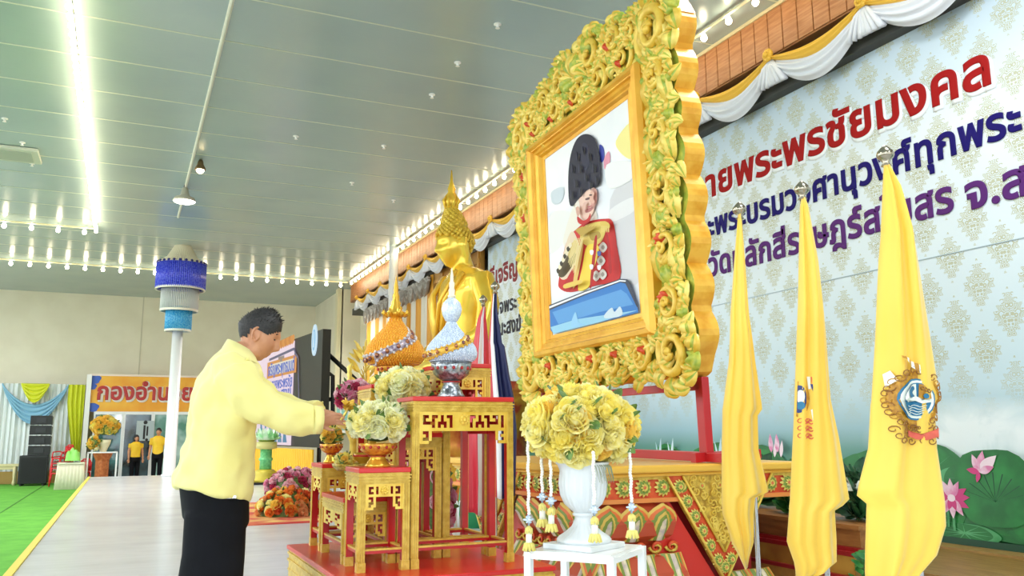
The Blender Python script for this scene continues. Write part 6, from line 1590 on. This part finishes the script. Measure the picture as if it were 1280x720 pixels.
    for A, nm in ((ARM_R, 'cuff'),):
        b = MB(); d_ = (A[-1] - A[-2]).normalized(); b.tube([A[-1] - d_ * .03, A[-1] + d_ * .012], [.0665, .064], 24, caps=False); q = b.build(nm, MATS['pale_yellow_jacket'], t, True, w=True); q.modifiers.new('s', 'SOLIDIFY').thickness = .004
    # --- trousers and shoes
    b = MB()
    P0 = [((224, 596), (310, 612), .17), ((224, 612), (311, 624), .175), ((228, 650), (311, 655), .178)]
    b.rings([tring(q[0], q[1], q[2], 1.0, 30) for q in P0])
    for s in (-1, 1):
        dx = -.012 if s < 0 else .012
        L = [((229, 640), (311, 645), .098, .085), ((226, 690), (309, 695), .10, .09), ((218, 735), (306, 738), .095, .095), ((222, 790), (296, 792), .085, .1), ((226, 822), (288, 823), .08, .1)]
        rr = []
        for bk, ft, hw, oy in L:
            B, F = mp(*bk), mp(*ft); c = (B + F) / 2; rr.append([c + (F - B) * .5 * math.cos(2 * PI * j / 22) * .93 + V((dx, s * oy + hw * math.sin(2 * PI * j / 22), 0)) for j in range(22)])
        b.rings(rr)
    o = b.build('trousers', mat('black_trousers', (9, 10, 14), .8, 0, (15, 16, 22), 6, .3, 12, spec=.2), t, True, w=True); remesh(o, .01, 4, .5)
    bu = mp(292, 621, YM - .178); b = MB(); b.box(-.03, .01, -.008, .002, -.006, .006); bb = b.build('belt_clip', CHROME, t); bb.location = V((bu.x - bx, bu.y - YM, bu.z))
    for s in (-1, 1):
        b = MB(); x = hip.x - .02; y = YM + s * .1
        b.rings([[V((x + cx_ + math.cos(2 * PI * j / 18) * 0, y + math.sin(2 * PI * j / 18) * w_, max(.0, zc + math.cos(2 * PI * j / 18) * h_))) for j in range(18)] for cx_, w_, zc, h_ in ((-.10, .02, .04, .03), (-.08, .036, .045, .045), (.0, .042, .05, .05), (.09, .046, .035, .035), (.15, .04, .028, .028), (.18, .015, .02, .018))]); b.build('shoe', BLACK, t, True, w=True)
    # gilt garland held between the fingers
    g = mp(437, 497, YM - .22); wv = Mr @ V((.10, 0, -.02))
    t2 = thing('gilt_blossom', 'crumpled gilt blossom sprig held in the man\'s fingertips', 'offering', (wv.x, wv.y, wv.z)); b = MB(); rnd = random.Random(2)
    b.tube([(0, 0, 0), (.02, 0, .03), (.03, 0, .05)], .006, 6); b.build('stem', mat('gilt_leaf', (240, 214, 110)), t2, True); b = MB()
    for k in range(22): leaf_mb(b, (.03 + .012 * rnd.random(), .01 * rnd.random(), .045 + .03 * rnd.random()), (rnd.uniform(-1, 1), rnd.uniform(-1, 1), rnd.uniform(0, 1)), .035, .012)
    b.build('petals', mat('amber_foil', (220, 176, 60), .35, .3), t2, True)
man()
def visitor(label, px, py, Y, shirt, female, turn):
    hp = hy(px, py, Y); H = hp.z - ZG; k = H / 1.70
    t = thing('person', label, 'person', (hp.x, Y, ZG), turn)
    S = lambda x, y, z: V((x * k, y * k, z * k))
    Mh = Matrix.Translation(S(.01, 0, 1.58)) @ Matrix.Diagonal((k, k, k, 1))
    b = MB(); add_head(b, Mh)
    b.tube([S(-.01, 0, 1.35), S(0, 0, 1.52)], [.06 * k, .052 * k], 12)
    def rg(z, rx, ry, x=0): return [S(x + math.cos(2 * PI * j / 24) * rx, math.sin(2 * PI * j / 24) * ry, z) for j in range(24)]
    tor = [rg(.86, .11, .16), rg(1.0, .10, .14), rg(1.15, .11, .15), rg(1.28, .12, .18), rg(1.38, .10, .18), rg(1.44, .06, .09)]
    b.rings(tor); arms = []
    for s in (-1, 1):
        A = [S(0, s * .18, 1.38), S(-.02, s * .23, 1.12), S(.05, s * .24, .90), S(.07, s * .24, .84)]; arms.append(A); b.tube(A, [.05 * k, .042 * k, .034 * k, .026 * k], 10)
        hand(b, Matrix.Translation(A[-1]) @ Matrix.Rotation(R_(80), 4, 'Y'), .95 * k, .3, .05, s)
        b.tube([S(0, s * .09, .88), S(.01, s * .09, .48), S(-.01, s * .09, .08)], [.08 * k, .055 * k, .04 * k], 12); b.tube([S(-.05, s * .09, .035), S(.16, s * .1, .03)], [.035 * k, .03 * k], 8)
    o = b.build('body', SKIN, t, True); remesh(o, .009, 2, .4)
    b = MB(); z0 = .80 if not female else .90
    b.rings([rg(z0, .135, .175), rg(1.0, .125, .165), rg(1.15, .13, .17), rg(1.28, .14, .2), rg(1.39, .12, .195), rg(1.455, .07, .09)])
    for A in arms: b.tube([A[0], A[0].lerp(A[1], .55 if female else .8)], [.075 * k, .064 * k], 14)
    o = b.build('shirt', shirt, t, True); remesh(o, .014, 5)
    b = MB(); b.rings([rg(.98, .12, .165), rg(.84, .135, .18), rg(.74, .13, .175)])
    for s in (-1, 1):
        rr = [[S(math.cos(2 * PI * j / 16) * rx, s * .09 + math.sin(2 * PI * j / 16) * ry, z) for j in range(16)] for z, rx, ry in ((.8, .105, .09), (.48, .08, .075), (.07, .07, .065))]; b.rings(rr)
    o = b.build('trousers', mat('black_trousers', (9, 10, 14)), t, True); remesh(o, .014, 4)
    hb = hair_cap(Mh, .055, -.06, .012, 0, 3)
    if female: hb.rings([[Mh @ V((-.040 + .072 * r * math.cos(2 * PI * j / 18), .098 * r * math.sin(2 * PI * j / 18), z)) for j in range(18)] for z, r in ((.06, .95), (.0, 1.08), (-.07, 1.08), (-.12, .9), (-.135, .4))])
    hb.build('hair', HAIR, t, True)
    for s in (-1, 1):
        b = MB(); b.tube([S(-.07, s * .09, .04), S(.17, s * .1, .035)], [.045 * k, .04 * k], 10); b.build('shoe', BLACK, t, True)
SHY = mat('golden_yellow_shirt', (248, 206, 48), .6, 0, (240, 190, 36), 6)
visitor('woman in yellow blouse and black trousers by the notice board', 171, 543.5, 32.6, SHY, True, R_(-75))
visitor('man in yellow polo shirt standing beside the lantern post', 199, 535, 32.6, SHY, False, R_(-105))
